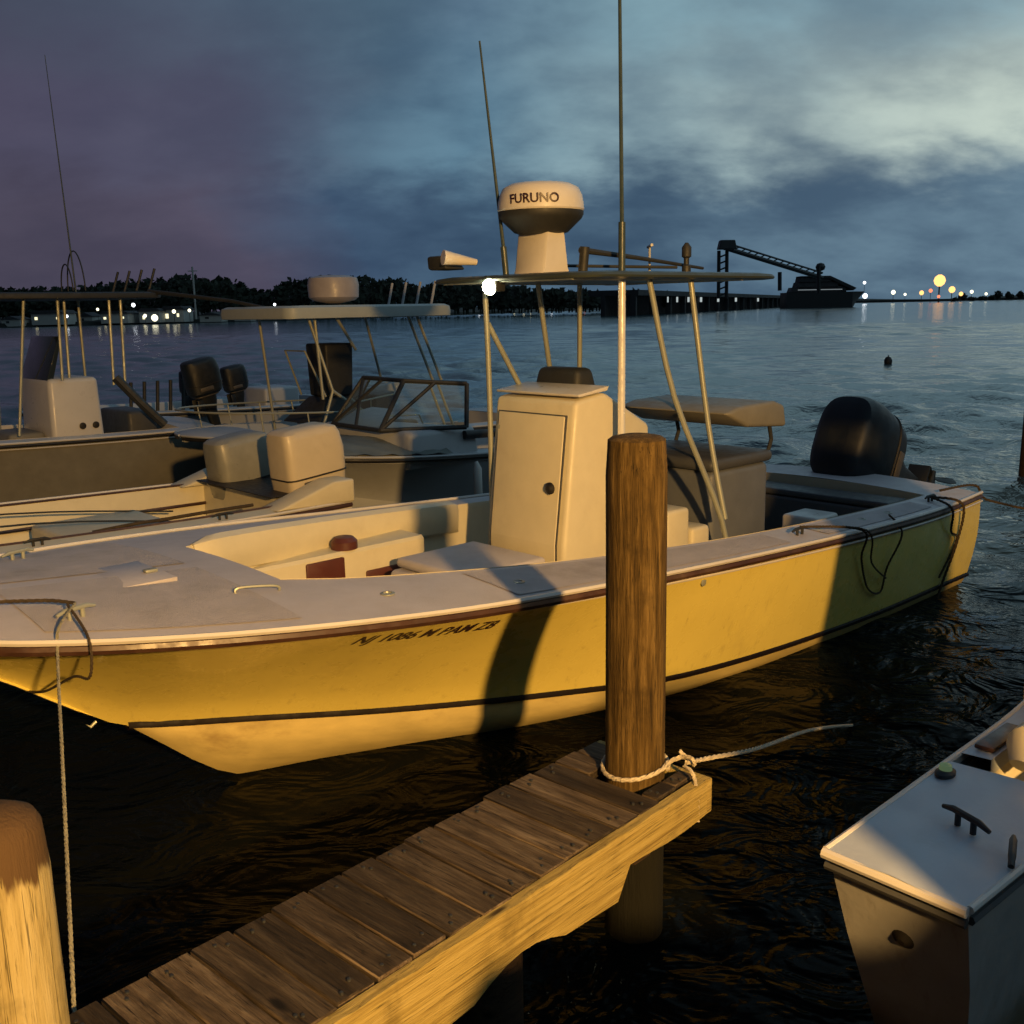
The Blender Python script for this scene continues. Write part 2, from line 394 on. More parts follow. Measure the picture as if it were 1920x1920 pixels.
# ============ the main boat
A_T = (3.0775, 9.2966)
A = boat_root('center_console_boat', A_T, 'yellow hulled centre console fishing boat with hardtop, moored beside the wooden finger pier', 'boat')
shA = Shell()
innA_t = smooth_tab([(0, 1.0), (.75, 1.05), (1.8, 1.06), (3.3, 1.03), (4.5, .93), (5.15, .83), (5.9, .64), (6.2, .5), (6.4, .42)])
innA = lambda X: interp(innA_t, X)
shell(A, shA, .55, 6.2, innA, .36, M['hull'], M['bottom'], M['deck'], M['cream'])
stripe(A, shA, M['boot'], .017)
# coaming bolsters along the inside of the forward cockpit
for sg in (1, -1):
    b = MB(); rows = []
    for i in range(25):
        X = 3.85+2.3*i/24; y = innA(X); z = shA.crown(X, y)-(.055 if sg > 0 else 0)
        f = min(1, min(i, 24-i)/1.5+.25)
        rows.append([(X, sg*(y+.03), z+.002), (X, sg*(y+.02), z+.03*f), (X, sg*(y-.03*f), z+.05*f), (X, sg*(y-.085*f), z+.03*f), (X, sg*(y-.11*f), z-.03), (X, sg*(y-.105*f), z-.10), (X, sg*(y-.08*f), z-.17), (X, sg*(y-.02), z-.2)])
    b.grid(rows); b.quad(rows[0]); b.quad(rows[-1]); b.build('coaming_bolster', M['cream'], A)
# forward cockpit furniture: seat fronts with lockers in the starboard side, casting platform, console seat
b = MB()
sw = lambda X: min(.56, innA(X)-.1)
XS_ = [4.5+1.6*i/10 for i in range(11)]
rows = [[(X, -(innA(X)-.03), .915), (X, -sw(X)-.02, .915), (X, -sw(X), .895), (X, -sw(X), .37)] for X in XS_]
b.grid(rows); b.quad([(4.5, -innA(4.5)+.03, .37), (4.5, -innA(4.5)+.03, .915), (4.5, -sw(4.5)-.02, .915), (4.5, -sw(4.5), .895), (4.5, -sw(4.5), .37)])
b.build('bow_seat', M['cream'], A)
MB().box((5.14, -.57, .70), (5.42, -.545, .885), .012).build('locker_door', M['red'], A)
MB().box((4.58, -.57, .66), (4.98, -.545, .76), .012).build('locker_door', M['red'], A)
MB().lathe([(.085, 0), (.085, .05), (.06, .075), (.02, .08)], (5.08, -.64, .915), 20).build('drink_holder', M['red'], A)
MB().box((4.22, -.36, .36), (4.95, .36, .80), .04, 3).build('console_seat', M['deck'], A)
MB().box((4.24, -.35, .805), (4.9, .35, .87), .03, 3).build('seat_cushion', M['deck'], A)
# foredeck fittings
for (x, y) in ((7.45, .0), (7.2, .62), (7.0, -.72)): cleat(A, (x, y, shA.crown(x, y)), .3 if y else 0)
h = MB(); hx, hy = 6.9, .15
h.box((6.62, -.14, shA.crown(6.8, 0)-.02), (7.02, .3, shA.crown(6.8, 0)+.005), .004); ho = h.build('anchor_hatch', M['deck'], A)
MB().box((6.64, .1, shA.crown(6.8, 0)+.005), (6.7, .14, shA.crown(6.8, 0)+.02), .004).build('hatch_latch', M['steel'], ho)
n = MB().tube(spath([(6.5, .62, shA.crown(6.5, .62)), (6.48, .62, shA.crown(6.5, .62)+.025), (6.32, .66, shA.crown(6.32, .66)+.025), (6.3, .66, shA.crown(6.32, .66))], 4), .007, 6); n.build('grab_rail', M['steel'], A)
def deck_patch(X0, X1, f0, f1, n=14):
    b = MB(); rows = []
    for i in range(n+1):
        X = X0+(X1-X0)*i/n; y0, y1 = f0(X), f1(X); rows.append([(X, y0+(y1-y0)*j/6, shA.crown(X, y0+(y1-y0)*j/6)+.0045) for j in range(7)])
    b.grid(rows); b.build('nonskid_panel', M['nonskid'], A)
M['nonskid'] = mat('nonskid_deck', (.45, .42, .435), .85, var=.1, scale=5, bump=.5, bscale=260, dirt=(.2, .17, .15), dirt_amt=.5)
deck_patch(6.42, 7.35, lambda X: .08, lambda X: shA.b(X)-.12)
deck_patch(6.42, 7.35, lambda X: -shA.b(X)+.12, lambda X: -.04)
for x0_, x1_ in ((3.0, 4.35), (4.42, 5.35), (.95, 2.55)): deck_patch(x0_, x1_, lambda X: innA(X)+.05, lambda X: shA.b(X)-.07)
n = MB().box((7.5, -.06, shA.crown(7.5, 0)), (7.62, .06, shA.crown(7.5, 0)+.05), .015); n.build('bow_light', M['black'], A)
for (x, y) in ((5.9, .95), (5.2, 1.1), (2.5, 1.2), (1.9, 1.2), (1.5, 1.2)):
    n = MB().lathe([(.035, 0), (.035, .006), (.022, .008), (.02, .001)], (x, y, shA.crown(x, y)), 16); n.build('rod_holder', M['steel'], A)
cleat(A, (2.75, 1.22, shA.crown(2.75, 1.22)), .0, M['black']); cleat(A, (.75, 1.18, shA.crown(.75, 1.18)), 0., M['black']); cleat(A, (.5, -1.1, shA.crown(.5, 1.1)), 0., M['black'])
# bow eye
n = MB().tube([(6.95, 0, .50), (6.98, 0, .48), (7.0, 0, .5), (6.98, 0, .54)], .008, 8); n.build('bow_eye', M['steel'], A)
# console
c = MB()
c.poly([(4.15, .36), (4.12, .9), (4.0, 1.82), (3.72, 1.86), (3.28, 1.62), (3.26, .98), (3.5, .9), (3.48, .36)], -.36, .38, .035, seg=3)
co = c.build('console', M['cream'], A); tag(co)
d = MB().poly([(4.146, .5), (4.14, .92), (4.035, 1.72), (4.055, 1.73), (4.156, .92), (4.162, .5)], -.27, .33, .004); do = d.build('console_door', M['cream'], A)
MB().poly([(4.149, .49), (4.143, .92), (4.036, 1.735), (4.046, 1.737), (4.15, .92), (4.156, .49)], -.282, .342, .002).build('door_gasket', M['grey'], do)
for hz_ in (.95, 1.55): MB().box((4.17-(hz_-.5)*.11, -.285, hz_), (4.185-(hz_-.5)*.11, -.25, hz_+.09), .004).build('hinge', M['steel'], do)
MB().lathe([(.02, 0), (.026, .004), (.026, .01), (.012, .02)], (0, 0, 0), 14).build('door_latch', M['dark'], do).matrix_local = Matrix.Translation((4.12, .27, 1.28)) @ Matrix.Rotation(R(90), 4, 'Y') @ Matrix.Scale(1.5, 4)
MB().lathe([(.018, 0), (.022, .004), (.018, .012)], (0, 0, 0), 12).build('door_vent', M['dark'], do).matrix_local = Matrix.Translation((4.03, -.24, 1.7)) @ Matrix.Rotation(R(85), 4, 'Y')
# low windscreen lip, pod and wheel behind the console top
MB().poly([(3.98, 1.845), (3.72, 1.87), (3.7, 1.90), (3.99, 1.862)], -.37, .39, .006).build('console_top', M['gel'], A)
MB().box((3.5, -.3, 1.84), (3.72, .12, 2.0), .04, 3, taper=(.7, .9)).build('electronics_pod', M['black'], A)
w = MB(); wc = Vector((3.2, -.02, 1.5)); wm = Matrix.Translation(wc) @ Matrix.Rotation(R(65), 4, 'Y')
w.tube([wm @ Vector((.19*math.cos(a*R(15)), .19*math.sin(a*R(15)), 0)) for a in range(25)], .013, 8)
for a in (90, 210, 330): w.tube([wm @ Vector((0, 0, -.03)), wm @ Vector((.19*math.cos(R(a)), .19*math.sin(R(a)), 0))], .008, 6)
w.build('steering_wheel', M['steel'], A)
MB().box((2.98, .08, .36), (3.24, .5, 1.02), .03, 3).build('tackle_box', M['cream'], A)
MB().box((2.74, .2, .36), (2.95, .5, .86), .03, 3).build('tackle_box', M['cream'], A)
# leaning post with backrest
MB().box((1.95, -.46, .38), (2.68, .46, 1.22), .05, 3).build('seat_base', mat('pale_grey_shell', (.11, .12, .14), .5, var=.1, scale=4), A)
MB().box((1.92, -.48, 1.22), (2.7, .48, 1.31), .04, 3).build('seat_cushion', M['grey'], A)
bk = MB()
bk.poly([(1.78, 1.47), (2.3, 1.51), (2.58, 1.63), (2.4, 1.67), (1.95, 1.68), (1.82, 1.64)], -.52, .5, .03, seg=3); bo = bk.build('backrest', M['tan'], A)
for y in (-.44, .44): MB().tube([(1.96, y, 1.25), (1.9, y, 1.38), (1.93, y, 1.48)], .016, 8).build('backrest_bracket', M['black'], A)
# cockpit stern seat, baitwell lid, bucket
MB().box((.6, -.95, .37), (.95, .95, .74), .03, 3).build('stern_bench', M['grey'], A)
MB().box((.62, -.93, .745), (.93, .93, .80), .02, 3).build('bench_cushion', M['grey'], A)
MB().box((1.15, .3, .36), (1.5, .62, .72), .03, 3).build('bait_box', M['gel'], A)
# hardtop: frame, panel, fittings
f = MB(); HZ = 2.57
legs = [[(4.02, -.40, .37), (4.03, -.39, 1.85), (4.06, -.38, HZ)], [(3.45, .50, HZ), (3.25, .56, 1.8), (2.92, .72, .95), (2.88, .80, .4)], [(3.02, .50, HZ), (2.93, .6, 1.6), (2.88, .72, .95)],
        [(3.45, -.50, HZ), (3.25, -.56, 1.8), (2.92, -.72, .95), (2.88, -.8, .4)], [(3.02, -.50, HZ), (2.93, -.6, 1.6), (2.88, -.72, .95)],
        [(4.03, -.39, 2.3), (3.78, -.36, 1.88)],
        [(4.2, -.62, HZ), (4.2, .55, HZ)], [(2.6, -.62, HZ), (2.6, .62, HZ)], [(4.2, -.5, HZ), (2.6, -.5, HZ)], [(4.2, .5, HZ), (2.6, .5, HZ)]]
for l in legs: f.tube(spath(l, 4) if len(l) > 2 else l, .019, 10)
f.build('hardtop_frame', M['steel'], A)
p = MB(); p.tube([(3.7, .49, .38), (3.7, .49, 2.61)], .024, 12); p.build('support_pole', mat('bright_pole', (.85, .85, .85), .2, metal=.3, var=.03), A)
hp = MB()
pts = []
for (cx, cy, a0) in ((2.7, .55, 180), (2.7, -.62, 270), (4.0, -.62, 0), (4.0, .55, 90)):
    pass
def rrect(x0, x1, y0, y1, r, z, n=6):
    o = []
    for (cx, cy, a0) in ((x1-r, y1-r, 0), (x0+r, y1-r, 90), (x0+r, y0+r, 180), (x1-r, y0+r, 270)):
        for j in range(n+1):
            a = R(a0+90*j/n); o.append((cx+r*math.cos(a), cy+r*math.sin(a), z(cx+r*math.cos(a), cy+r*math.sin(a))))
    return o
def slab(x0, x1, y0, y1, z, th, r=.18, camber=.03):
    zf = lambda dz: (lambda x, y: z+dz-camber*((x-(x0+x1)/2)/(x1-x0)*2)**2-camber*.6*((y-(y0+y1)/2)/(y1-y0)*2)**2)
    return MB().loft([rrect(x0+.05, x1-.05, y0+.05, y1-.05, r, zf(-.01)), rrect(x0+.005, x1-.005, y0+.005, y1-.005, r, zf(0)), rrect(x0, x1, y0, y1, r, zf(th*.4)), rrect(x0+.01, x1-.01, y0+.01, y1-.01, r, zf(th*.85)), rrect(x0+.06, x1-.06, y0+.06, y1-.06, r, zf(th))])
slab(2.2, 4.25, -.78, .70, 2.605, .032).build('hardtop', mat('hardtop_shell', (.035, .045, .04), .45, var=.08, scale=3), A)
# radar on a pedestal
rx, ry = 3.93, .02
MB().loft([[(rx+sx*(.095+.018*k), ry+sy*.115, z) for sx, sy in ((1, 1), (.9, 1.15), (-.9, 1.15), (-1, 1), (-1, -1), (-.9, -1.15), (.9, -1.15), (1, -1))] for k, z in ((2, 2.6), (1, 2.64), (0, 2.75), (-1, 2.86))]).build('radar_pedestal', M['gel'], A)
rd = MB().lathe([(.12, 2.845), (.17, 2.86), (.255, 2.94), (.268, 2.965), (.268, 2.985)], (rx, ry, 0), 40); ro = rd.build('radar_base', M['black'], A)
rd = MB().lathe([(.262, 2.98), (.272, 2.995), (.268, 3.04), (.258, 3.085), (.238, 3.125), (.19, 3.15), (.1, 3.16), (.02, 3.163)], (rx, ry, 0), 40); ro = rd.build('radar_dome', M['gel'], A)
def wrap_text(s, size, cx, cy, rad, z0, a0, parent, name='lettering'):
    me = text_mesh(s, size); xs = [v.co.x for v in me.vertices]; mid = (min(xs)+max(xs))/2
    for v in me.vertices:
        a = a0+(v.co.x-mid)/rad; zz = z0+v.co.y; v.co = (cx+(rad+.003)*math.cos(a), cy+(rad+.003)*math.sin(a), zz)
    me.materials.clear(); me.materials.append(M['text']); o = bpy.data.objects.new(name, me); C.objects.link(o); o.parent = parent
    return o
# direction to the dock in boat space is about (+x,+y): angle from +x
wrap_text('FURUNO', .078, rx, ry, .27, 3.02, R(36), ro)
# floodlight under the front edge of the hardtop (lit)
fl = MB().box((4.16, -.19, 2.5), (4.24, -.07, 2.6), .01); flo = fl.build('spreader_light', M['black'], A)
MB().lathe([(.05, 0), (.045, .02), (.025, .04), (.0, .045)], (0, 0, 0), 16).build('lamp_lens', emis('lamp_lens', (1, .95, .6), 60), flo).matrix_local = Matrix.Translation((4.24, -.13, 2.53)) @ Matrix.Rotation(R(100), 4, 'Y')
MB().box((4.02, -.80, 2.655), (4.2, -.60, 2.745), .02, 2, taper=(.8, .7, .05)).build('deck_horn', M['black'], A)
MB().tube([(4.02, -.50, 2.70), (4.24, -.58, 2.73)], [.02, .05], 12).build('horn_trumpet', M['gel'], A)
# antennas and folded outrigger
a = MB(); a.tube([(3.7, .49, 2.54), (3.7, .49, 2.9)], .022, 10); a.tube([(3.7, .49, 2.9), (3.73, .46, 6.2)], [.013, .006], 8); a.build('whip_antenna', mat('antenna_fibre', (.035, .055, .065), .4), A)
a = MB(); a.tube([(4.07, -.16, 2.6), (4.08, -.17, 2.78)], .02, 10); a.tube([(4.08, -.17, 2.78), (4.17, -.25, 4.0)], [.012, .006], 8); a.build('whip_antenna', bpy.data.materials['antenna_fibre'], A)
a = MB(); a.tube([(3.85, .30, 2.6), (3.85, .32, 2.76)], .03, 10); a.tube([(3.87, .30, 2.74), (3.4, .36, 2.70), (2.75, .4, 2.64)], [.02, .014, .01], 8); a.tube([(3.8, .0, 2.66), (3.1, .45, 2.64)], .01, 8); a.build('outrigger_pole', M['black'], A)
a = MB(); a.tube([(3.2, .3, 2.6), (3.2, .3, 2.78)], .008, 8); a.tube([(3.12, .22, 2.78), (3.3, .4, 2.78)], .01, 8); a.build('light_bracket', M['pale'], A)
a = MB(); a.lathe([(.03, 0), (.03, .05), (.018, .06), (.018, .10), (.032, .11), (.032, .17), (.01, .2)], (3.0, .45, 2.6), 12); a.build('masthead_light', M['black'], A)
# hull lettering, wrapped on the flared topside
me = text_mesh('NJ 1086 M PAM Z8', .08, .25); xs = [v.co.x for v in me.vertices]; w_ = max(xs)-min(xs)
for v in me.vertices:
    X = 6.12-(v.co.x-min(xs))*(.72/w_); z = shA.g(X)-.18+v.co.y*1.0
    v.co = (X, shA.side(X, z)+.011, z)
me.materials.clear(); me.materials.append(M['text']); o = bpy.data.objects.new('registration_letters', me); C.objects.link(o); o.parent = A
n = MB().lathe([(.02, 0), (.024, .004), (.012, .008)], (0, 0, 0), 12).build('drain_fitting', M['steel'], A); n.matrix_local = Matrix.Translation((3.95, shA.side(3.95, .83)+.002, .83)) @ Matrix.Rotation(R(-90), 4, 'X')
outboard(A, (-.74, .05, .66), 64, M['engine'], 1.24)

# ---------------------------------------------------------------- neighbours (all berthed parallel)
def W2L(T, p): dx, dy = p[0]-T[0], p[1]-T[1]; return (-(dx*CT+dy*ST), dx*ST-dy*CT)
def simple_boat(name, T, L, W, label, hullm, deckm, linm, base=.8, rise=.3, x0=.5, x1f=.8, inset=.22, rail=None, strip=True):
    r = boat_root(name, T, label, 'boat'); sh = Shell(L, W, 1., rise=rise, base=base)
    inn = lambda X: max(.15, sh.b(X)-inset)
    shell(r, sh, x0, L*x1f, inn, .3, hullm, M['bottom'] if hullm is not M['pale'] else M['pale'], deckm, linm, mr=rail or M['dark'])
    return r, sh
def ttop(root, x0, x1, y0, y1, z, legs, m, mf, th=.05):
    slab(x0, x1, y0, y1, z, th, .15).build('canopy', m, root)
    for l in legs: MB().tube(l, .02, 8).build('canopy_pole', mf, root)

# B: stern towards us, twin outboards
tB = (-2.05, 9.35)
B, shB = simple_boat('open_fishing_boat', tB, 7.2, 2.1, 'open white boat with two tilted outboards, close behind the yellow hulled boat', M['gel'], M['cream'], M['cream'], base=.78, rise=.22, inset=.2, rail=M['rail'])
outboard(B, (.16, .5, .66), 6, M['engine2'], .86, PW=6.5); outboard(B, (.25, -.5, .52), 8, M['engine3'], .86, PW=5)
MB().box((.03, -.68, shB.g(0)+.075), (.62, .68, shB.g(0)+.085), .004, 1).build('splash_well', M['dark'], B)
MB().poly([(-.02, .78), (-.02, .98), (.18, .98), (.75, .80)], .72, 1.0, .02).build('stern_corner', M['cream'], B)
MB().poly([(-.02, .78), (-.02, .98), (.18, .98), (.75, .80)], -1.0, -.72, .02).build('stern_corner', M['cream'], B)
for (x, y) in ((1.2, .95), (2.6, .95), (3.6, .93)): cleat(B, (x, y, shB.crown(x, y)), 0, M['dark'])
MB().tube(spath([(2.1, .62, .8), (1.8, .7, .83), (1.55, .66, .82), (1.2, .74, .84), (.8, .7, .83)], 5), .014, 8).build('coiled_line', M['drope'], B)
MB().box((1.3, -.5, .3), (2.2, .5, .72), .05, 3).build('engine_box', M['cream'], B)
for x in (3.75, 3.9, 4.05): MB().tube([(x, .7, .32), (x, .72, .8)], .02, 8).build('rod_holder', M['rail'], B)
b = MB()
for (x, y, h_) in ((.15, .15, 1.25), (.1, -.05, 1.3), (.2, .5, 1.2)): b.tube(spath([(x, y, .8), (x+.06, y+.04, (h_+.8)/2), (x-.1, y, h_)], 4), .022, 8)
b.build('steering_hoses', M['dark'], B)

for sg in (1, -1):
    MB().tube([(X, sg*(max(.15, shB.b(X)-.2)-.005), shB.crown(X, shB.b(X)-.2)+.004) for X in [.5+5.2*i/30 for i in range(31)]], .011, 6).build('coaming_trim', M['rail'], B)
MB().tube([(X, -(max(.15, shB.b(X)-.2)-.035), .62) for X in [.5+5.2*i/30 for i in range(31)]], .016, 6).build('side_rail', M['rail'], B)
MB().box((2.6, -.3, .3), (3.2, .25, .58), .04, 3).build('cool_box', M['gel'], B)
MB().box((2.62, -.28, .585), (3.18, .23, .64), .02, 3).build('cool_box_lid', M['grey'], B)
MB().box((.75, .2, .3), (1.1, .6, .62), .05, 3).build('fuel_tank', M['red'], B)
for (y0, y1) in ((.3, .55), (-.4, -.2)):
    MB().tube(spath([(1.0, y0, .66), (2.4, y0*.8, .86), (4.4, y1, .98)], 5), .008, 6).build('fishing_rod', M['black'], B)

# D: runabout with black framed windscreen and tarp
tD = (.7, 13.6)
D, shD = simple_boat('runabout', tD, 4.5, 2.1, 'small white runabout with black framed windscreen and grey bow tarp, left of the console', M['pale'], M['pale'], M['pale'], base=.72, rise=.22, x1f=.6, inset=.25)
wf = MB(); wx = 2.55
P_ = lambda x, y, z: (x, y, z)
fr = [(wx, -.95, 1.12), (wx+.75, -.5, 1.12), (wx+.8, .5, 1.12), (wx, 1.0, 1.12)]; ft = [(wx-.15, -.8, 1.58), (wx+.35, -.42, 1.63), (wx+.4, .42, 1.63), (wx-.15, .85, 1.58)]
MB().box((wx-.3, -.9, .7), (wx+.72, .9, 1.11), .06, 3, taper=(.9, .96)).build('cabin_top', M['pale'], D)
for q in (fr, ft):
    for a_, b_ in zip(q, q[1:]): wf.tube([a_, b_], .026, 8)
for a_, b_ in zip(fr, ft): wf.tube([a_, b_], .026, 8)
wf.tube([fr[2], tuple((Vector(ft[2])+Vector(ft[3]))/2)], .022, 8); wf.tube([fr[1], tuple((Vector(ft[1])+Vector(ft[2]))/2)], .022, 8); wf.tube([tuple((Vector(fr[1])+Vector(fr[2]))/2), ft[1]], .022, 8)
wfo = wf.build('windscreen_frame', M['black'], D)
gl = bpy.data.materials.new('clear_glass'); gl.use_nodes = True; g_ = gl.node_tree.nodes['Principled BSDF']; g_.inputs['Transmission Weight'].default_value = .9; g_.inputs['Roughness'].default_value = .05; g_.inputs['IOR'].default_value = 1.1; g_.inputs['Base Color'].default_value = (.6, .7, .68, 1)
for k in range(3): MB().quad([fr[k], fr[k+1], ft[k+1], ft[k]]).build('windscreen_pane', gl, wfo)
tp = MB(); rows = []
for i in range(17):
    X = 2.75+1.5*i/16; bb = shD.b(X)*.97
    rows.append([(X, bb*(j/8-1), shD.g(X)+.03+(.16*(1-i/22))*(1-abs(j/8-1)**2.2)+.012*math.sin(i*2.1+j)) for j in range(17)])
tp.grid(rows); tp.build('bow_tarp', M['tarp'], D)
for k in range(6):
    X = 1.0+k*.3; fo = MB().tube([(X, shD.b(X)+.05, .74), (X, shD.b(X)+.07, .66), (X, shD.b(X)+.075, .3), (X, shD.b(X)+.06, .24)], [.02, .05, .05, .02], 10); fo.build('fender', M['gel'], D)
MB().tube([(.6, .95, .95), (2.5, .9, 1.02)], .05, 10).build('rolled_cover', M['black'], D)
outboard(D, (-.2, 0, .8), 0, M['engine'], .7)

# E: T-top boat with radar
tE = (-.05, 15.9)
E_, shE = simple_boat('cabin_boat', tE, 5.4, 2.4, 'white canopied boat carrying a radar dome, beyond the twin outboards', M['pale'], M['pale'], M['pale'], base=.78, rise=.16, x1f=.85, inset=.24)
ex, ey = W2L(tE, (-2.25, 13.9))
ttop(E_, ex-1.25, ex+1.35, ey-.9, ey+.9, 2.36, [[(ex+.9, ey+.6, 2.36), (ex+.6, ey+.62, 1.4), (ex+.9, ey+.7, .75)], [(ex+.8, ey+.6, 2.36), (ex+.75, ey+.62, 1.3)], [(ex+.6, ey+.62, 1.4), (ex-.1, ey+.8, .85)],
    [(ex-.8, ey+.6, 2.36), (ex-1.35, ey+.75, .85)], [(ex-.65, ey+.6, 2.36), (ex-1.2, ey+.75, .85)], [(ex-.8, ey-.6, 2.36), (ex-1.3, ey-.75, .85)], [(ex+.9, ey-.6, 2.36), (ex+.7, ey-.7, .75)], [(ex+.5, ey+.6, 2.36), (ex+.2, ey+.6, 1.9)]],
    mat('white_canopy', (.36, .4, .4), .5, var=.05), M['steel'], .15)
MB().lathe([(.1, 2.50), (.28, 2.54), (.33, 2.58), (.34, 2.74), (.32, 2.83), (.22, 2.86), (.02, 2.87)], (ex+.1, ey, 0), 32).build('radar_dome', mat('far_radome', (.36, .33, .34), .4), E_)
MB().box((ex-.0, ey-.25, 1.28), (ex+.4, ey+.2, 1.98), .03, 3, taper=(1.1, 1.1)).build('covered_seat', M['black'], E_)
MB().box((ex-.35, ey-.45, .95), (ex+.75, ey+.45, 1.28), .04, 3, taper=(.45, .5)).build('seat_cover', M['black'], E_)
MB().box((ex-.25, ey-.4, .3), (ex+.55, ey+.4, .96), .04, 3).build('console', M['pale'], E_)

def bow_rail(root, sh, x0, h_, m, n=5):
    X1 = [x0+(sh.L*.985-x0)*i/16 for i in range(17)]
    path = [(X, sh.b(X)-.06, sh.g(X)+h_) for X in X1]+[(X, -sh.b(X)+.06, sh.g(X)+h_) for X in X1[::-1]]
    path = [(p[0], p[1] if abs(p[1]) > .03 else 0, p[2]) for p in path]
    ro = MB().tube([(path[0][0]-.15, path[0][1], path[0][2]-h_)]+path+[(path[-1][0]-.15, path[-1][1], path[-1][2]-h_)], .013, 6).build('bow_rail', m, root)
    for i in range(1, n):
        X = x0+(sh.L*.97-x0)*i/n
        for sg in (1, -1): MB().tube([(X, sg*(sh.b(X)-.07), sh.g(X)), (X+.04, sg*(sh.b(X)-.06), sh.g(X)+h_)], .010, 6).build('rail_post', m, ro)
bow_rail(E_, shE, 2.6, .3, M['steel'])
MB().box((ex-.9, ey-.5, .3), (ex-.5, ey+.5, 1.02), .05, 3).build('rear_seat', M['grey'], E_)
MB().tube([(ex+.5, ey+.3, 1.3), (ex+.75, ey+.25, 1.9), (ex+.74, ey-.25, 1.9), (ex+.5, ey-.3, 1.3)], .014, 8).build('windscreen_bow', M['steel'], E_)
for k in range(4): MB().tube([(ex-1.15, ey-.5+k*.33, 2.42), (ex-1.25, ey-.5+k*.33, 2.78)], .018, 8).build('rod_holder', M['pale'], E_)

# C: dark canopy boat at the left
tC = (-4.75, 14.75)
Cb, shC = simple_boat('skiff_with_canopy', tC, 6.2, 2.4, 'pale console boat with dark canopy at the left edge', M['tan'], M['gel'], M['gel'], base=.86, rise=.2, inset=.26)
cx_, cy_ = W2L(tC, (-6.0, 13.55))
MB().box((cx_-.35, cy_-.55, .3), (cx_+.35, cy_+.62, 1.62), .06, 3, taper=(.9, .92)).build('console', M['gel'], Cb)
MB().poly([(cx_+.3, 1.6), (cx_+.1, 2.15), (cx_+.06, 2.15), (cx_+.22, 1.6)], cy_-.5, cy_+.5, .005).build('windscreen', M['glass'], Cb)
ttop(Cb, cx_-1.15, cx_+1.3, cy_-.95, cy_+.95, 2.66, [[(cx_+.5, cy_+.6, 2.66), (cx_+.75, cy_+.65, .95)], [(cx_+.1, cy_+.6, 2.66), (cx_+.15, cy_+.62, 1.6)], [(cx_-.05, cy_+.4, 2.66), (cx_, cy_+.45, 1.6)], [(cx_-.55, cy_+.6, 2.66), (cx_-.5, cy_+.62, 1.5)], [(cx_-.7, cy_+.6, 2.66), (cx_-.65, cy_+.62, 1.45)], [(cx_-.6, cy_-.6, 2.66), (cx_-.6, cy_-.62, .9)], [(cx_+.5, cy_-.6, 2.66), (cx_+.6, cy_-.62, .9)]], M['black'], M['steel'], .07)
MB().tube([(cx_-1.0, cy_+.8, 2.70), (cx_-1.6, cy_+1.9, 2.55), (cx_-2.2, cy_+2.9, 2.32)], [.03, .025, .015], 8).build('outrigger_pole', M['black'], Cb)
b = MB()
for (o_, r_) in ((0, .30), (.12, .2)): b.tube([(cx_-.3+o_, cy_+.2+r_*math.cos(R(a)), 2.72+1.7*r_*math.sin(R(a))) for a in range(0, 181, 12)], .009, 6)
b.build('rod_hoops', M['black'], Cb)
MB().tube([(cx_-.25, cy_+.3, 2.7), (cx_-.2, cy_+.2, 5.6)], [.012, .004], 6).build('whip_antenna', bpy.data.materials['antenna_fibre'], Cb)
MB().tube(spath([(cx_-.5, cy_+.7, 1.6), (cx_-.75, cy_+.85, 1.25), (cx_-1.0, cy_+.95, .95)], 4), .06, 8).build('rolled_cover', M['black'], Cb)
outboard(Cb, (-.2, .3, 1.12), 12, M['engine'], .74)

bow_rail(Cb, shC, 3.4, .28, M['steel'])
MB().lathe([(.04, 0), (.045, .01), (.02, .015)], (0, 0, 0), 14).build('console_vent', M['dark'], Cb).matrix_local = Matrix.Translation((cx_-.05, cy_+.60, 1.0)) @ Matrix.Rotation(R(-90), 4, 'X')
MB().lathe([(.04, 0), (.045, .01), (.02, .015)], (0, 0, 0), 14).build('console_vent', M['dark'], Cb).matrix_local = Matrix.Translation((cx_-.22, cy_+.60, 1.0)) @ Matrix.Rotation(R(-90), 4, 'X')
MB().box((cx_-1.1, cy_-.5, .3), (cx_-.7, cy_+.5, 1.12), .05, 3).build('leaning_seat', M['grey'], Cb)
MB().box((cx_+.35, cy_-.4, .3), (cx_+.8, cy_+.4, .95), .05, 3).build('console_seat', M['tan'], Cb)
for k in range(4): MB().tube([(cx_-1.1, cy_-.6+k*.4, 2.72), (cx_-1.2, cy_-.6+k*.4, 3.0)], .018, 8).build('rod_holder', M['black'], Cb)

# G: farther open boat
tG = (-3.3, 19.2)
G, shG = simple_boat('workboat', tG, 5.6, 2.2, 'low pale boat with dark motors, farthest out of the row', M['pale'], M['pale'], M['pale'], base=.8, rise=.15, inset=.2)
outboard(G, (2.2, .3, .98), 10, M['engine'], .62); outboard(G, (2.9, .0, .98), 0, M['engine'], .55)
b = MB()
for k in range(5): b.tube([(3.2+k*.22, .3, .5), (3.15+k*.22, .35, 1.35)], .03, 8)
b.build('fishing_rods', M['black'], G)
MB().box((1.0, -.4, .3), (1.7, .4, 1.1), .05, 3).build('console', M['pale'], G)

# ---------------------------------------------------------------- foreground skiff at the right
tS = (5.0, 5.85); thS = R(42)
S = thing('blunt_bow_skiff', (0, 0, 0), 0, 'pale skiff with blunt square bow at the bottom right corner', 'boat')
cS, sS = math.cos(thS), math.sin(thS)
bowc = Vector((1.06, 2.60, 0)); ax = Vector((cS, sS, 0)); nx = Vector((sS, -cS, 0))
S.location = bowc; S.rotation_euler = (0, 0, thS)
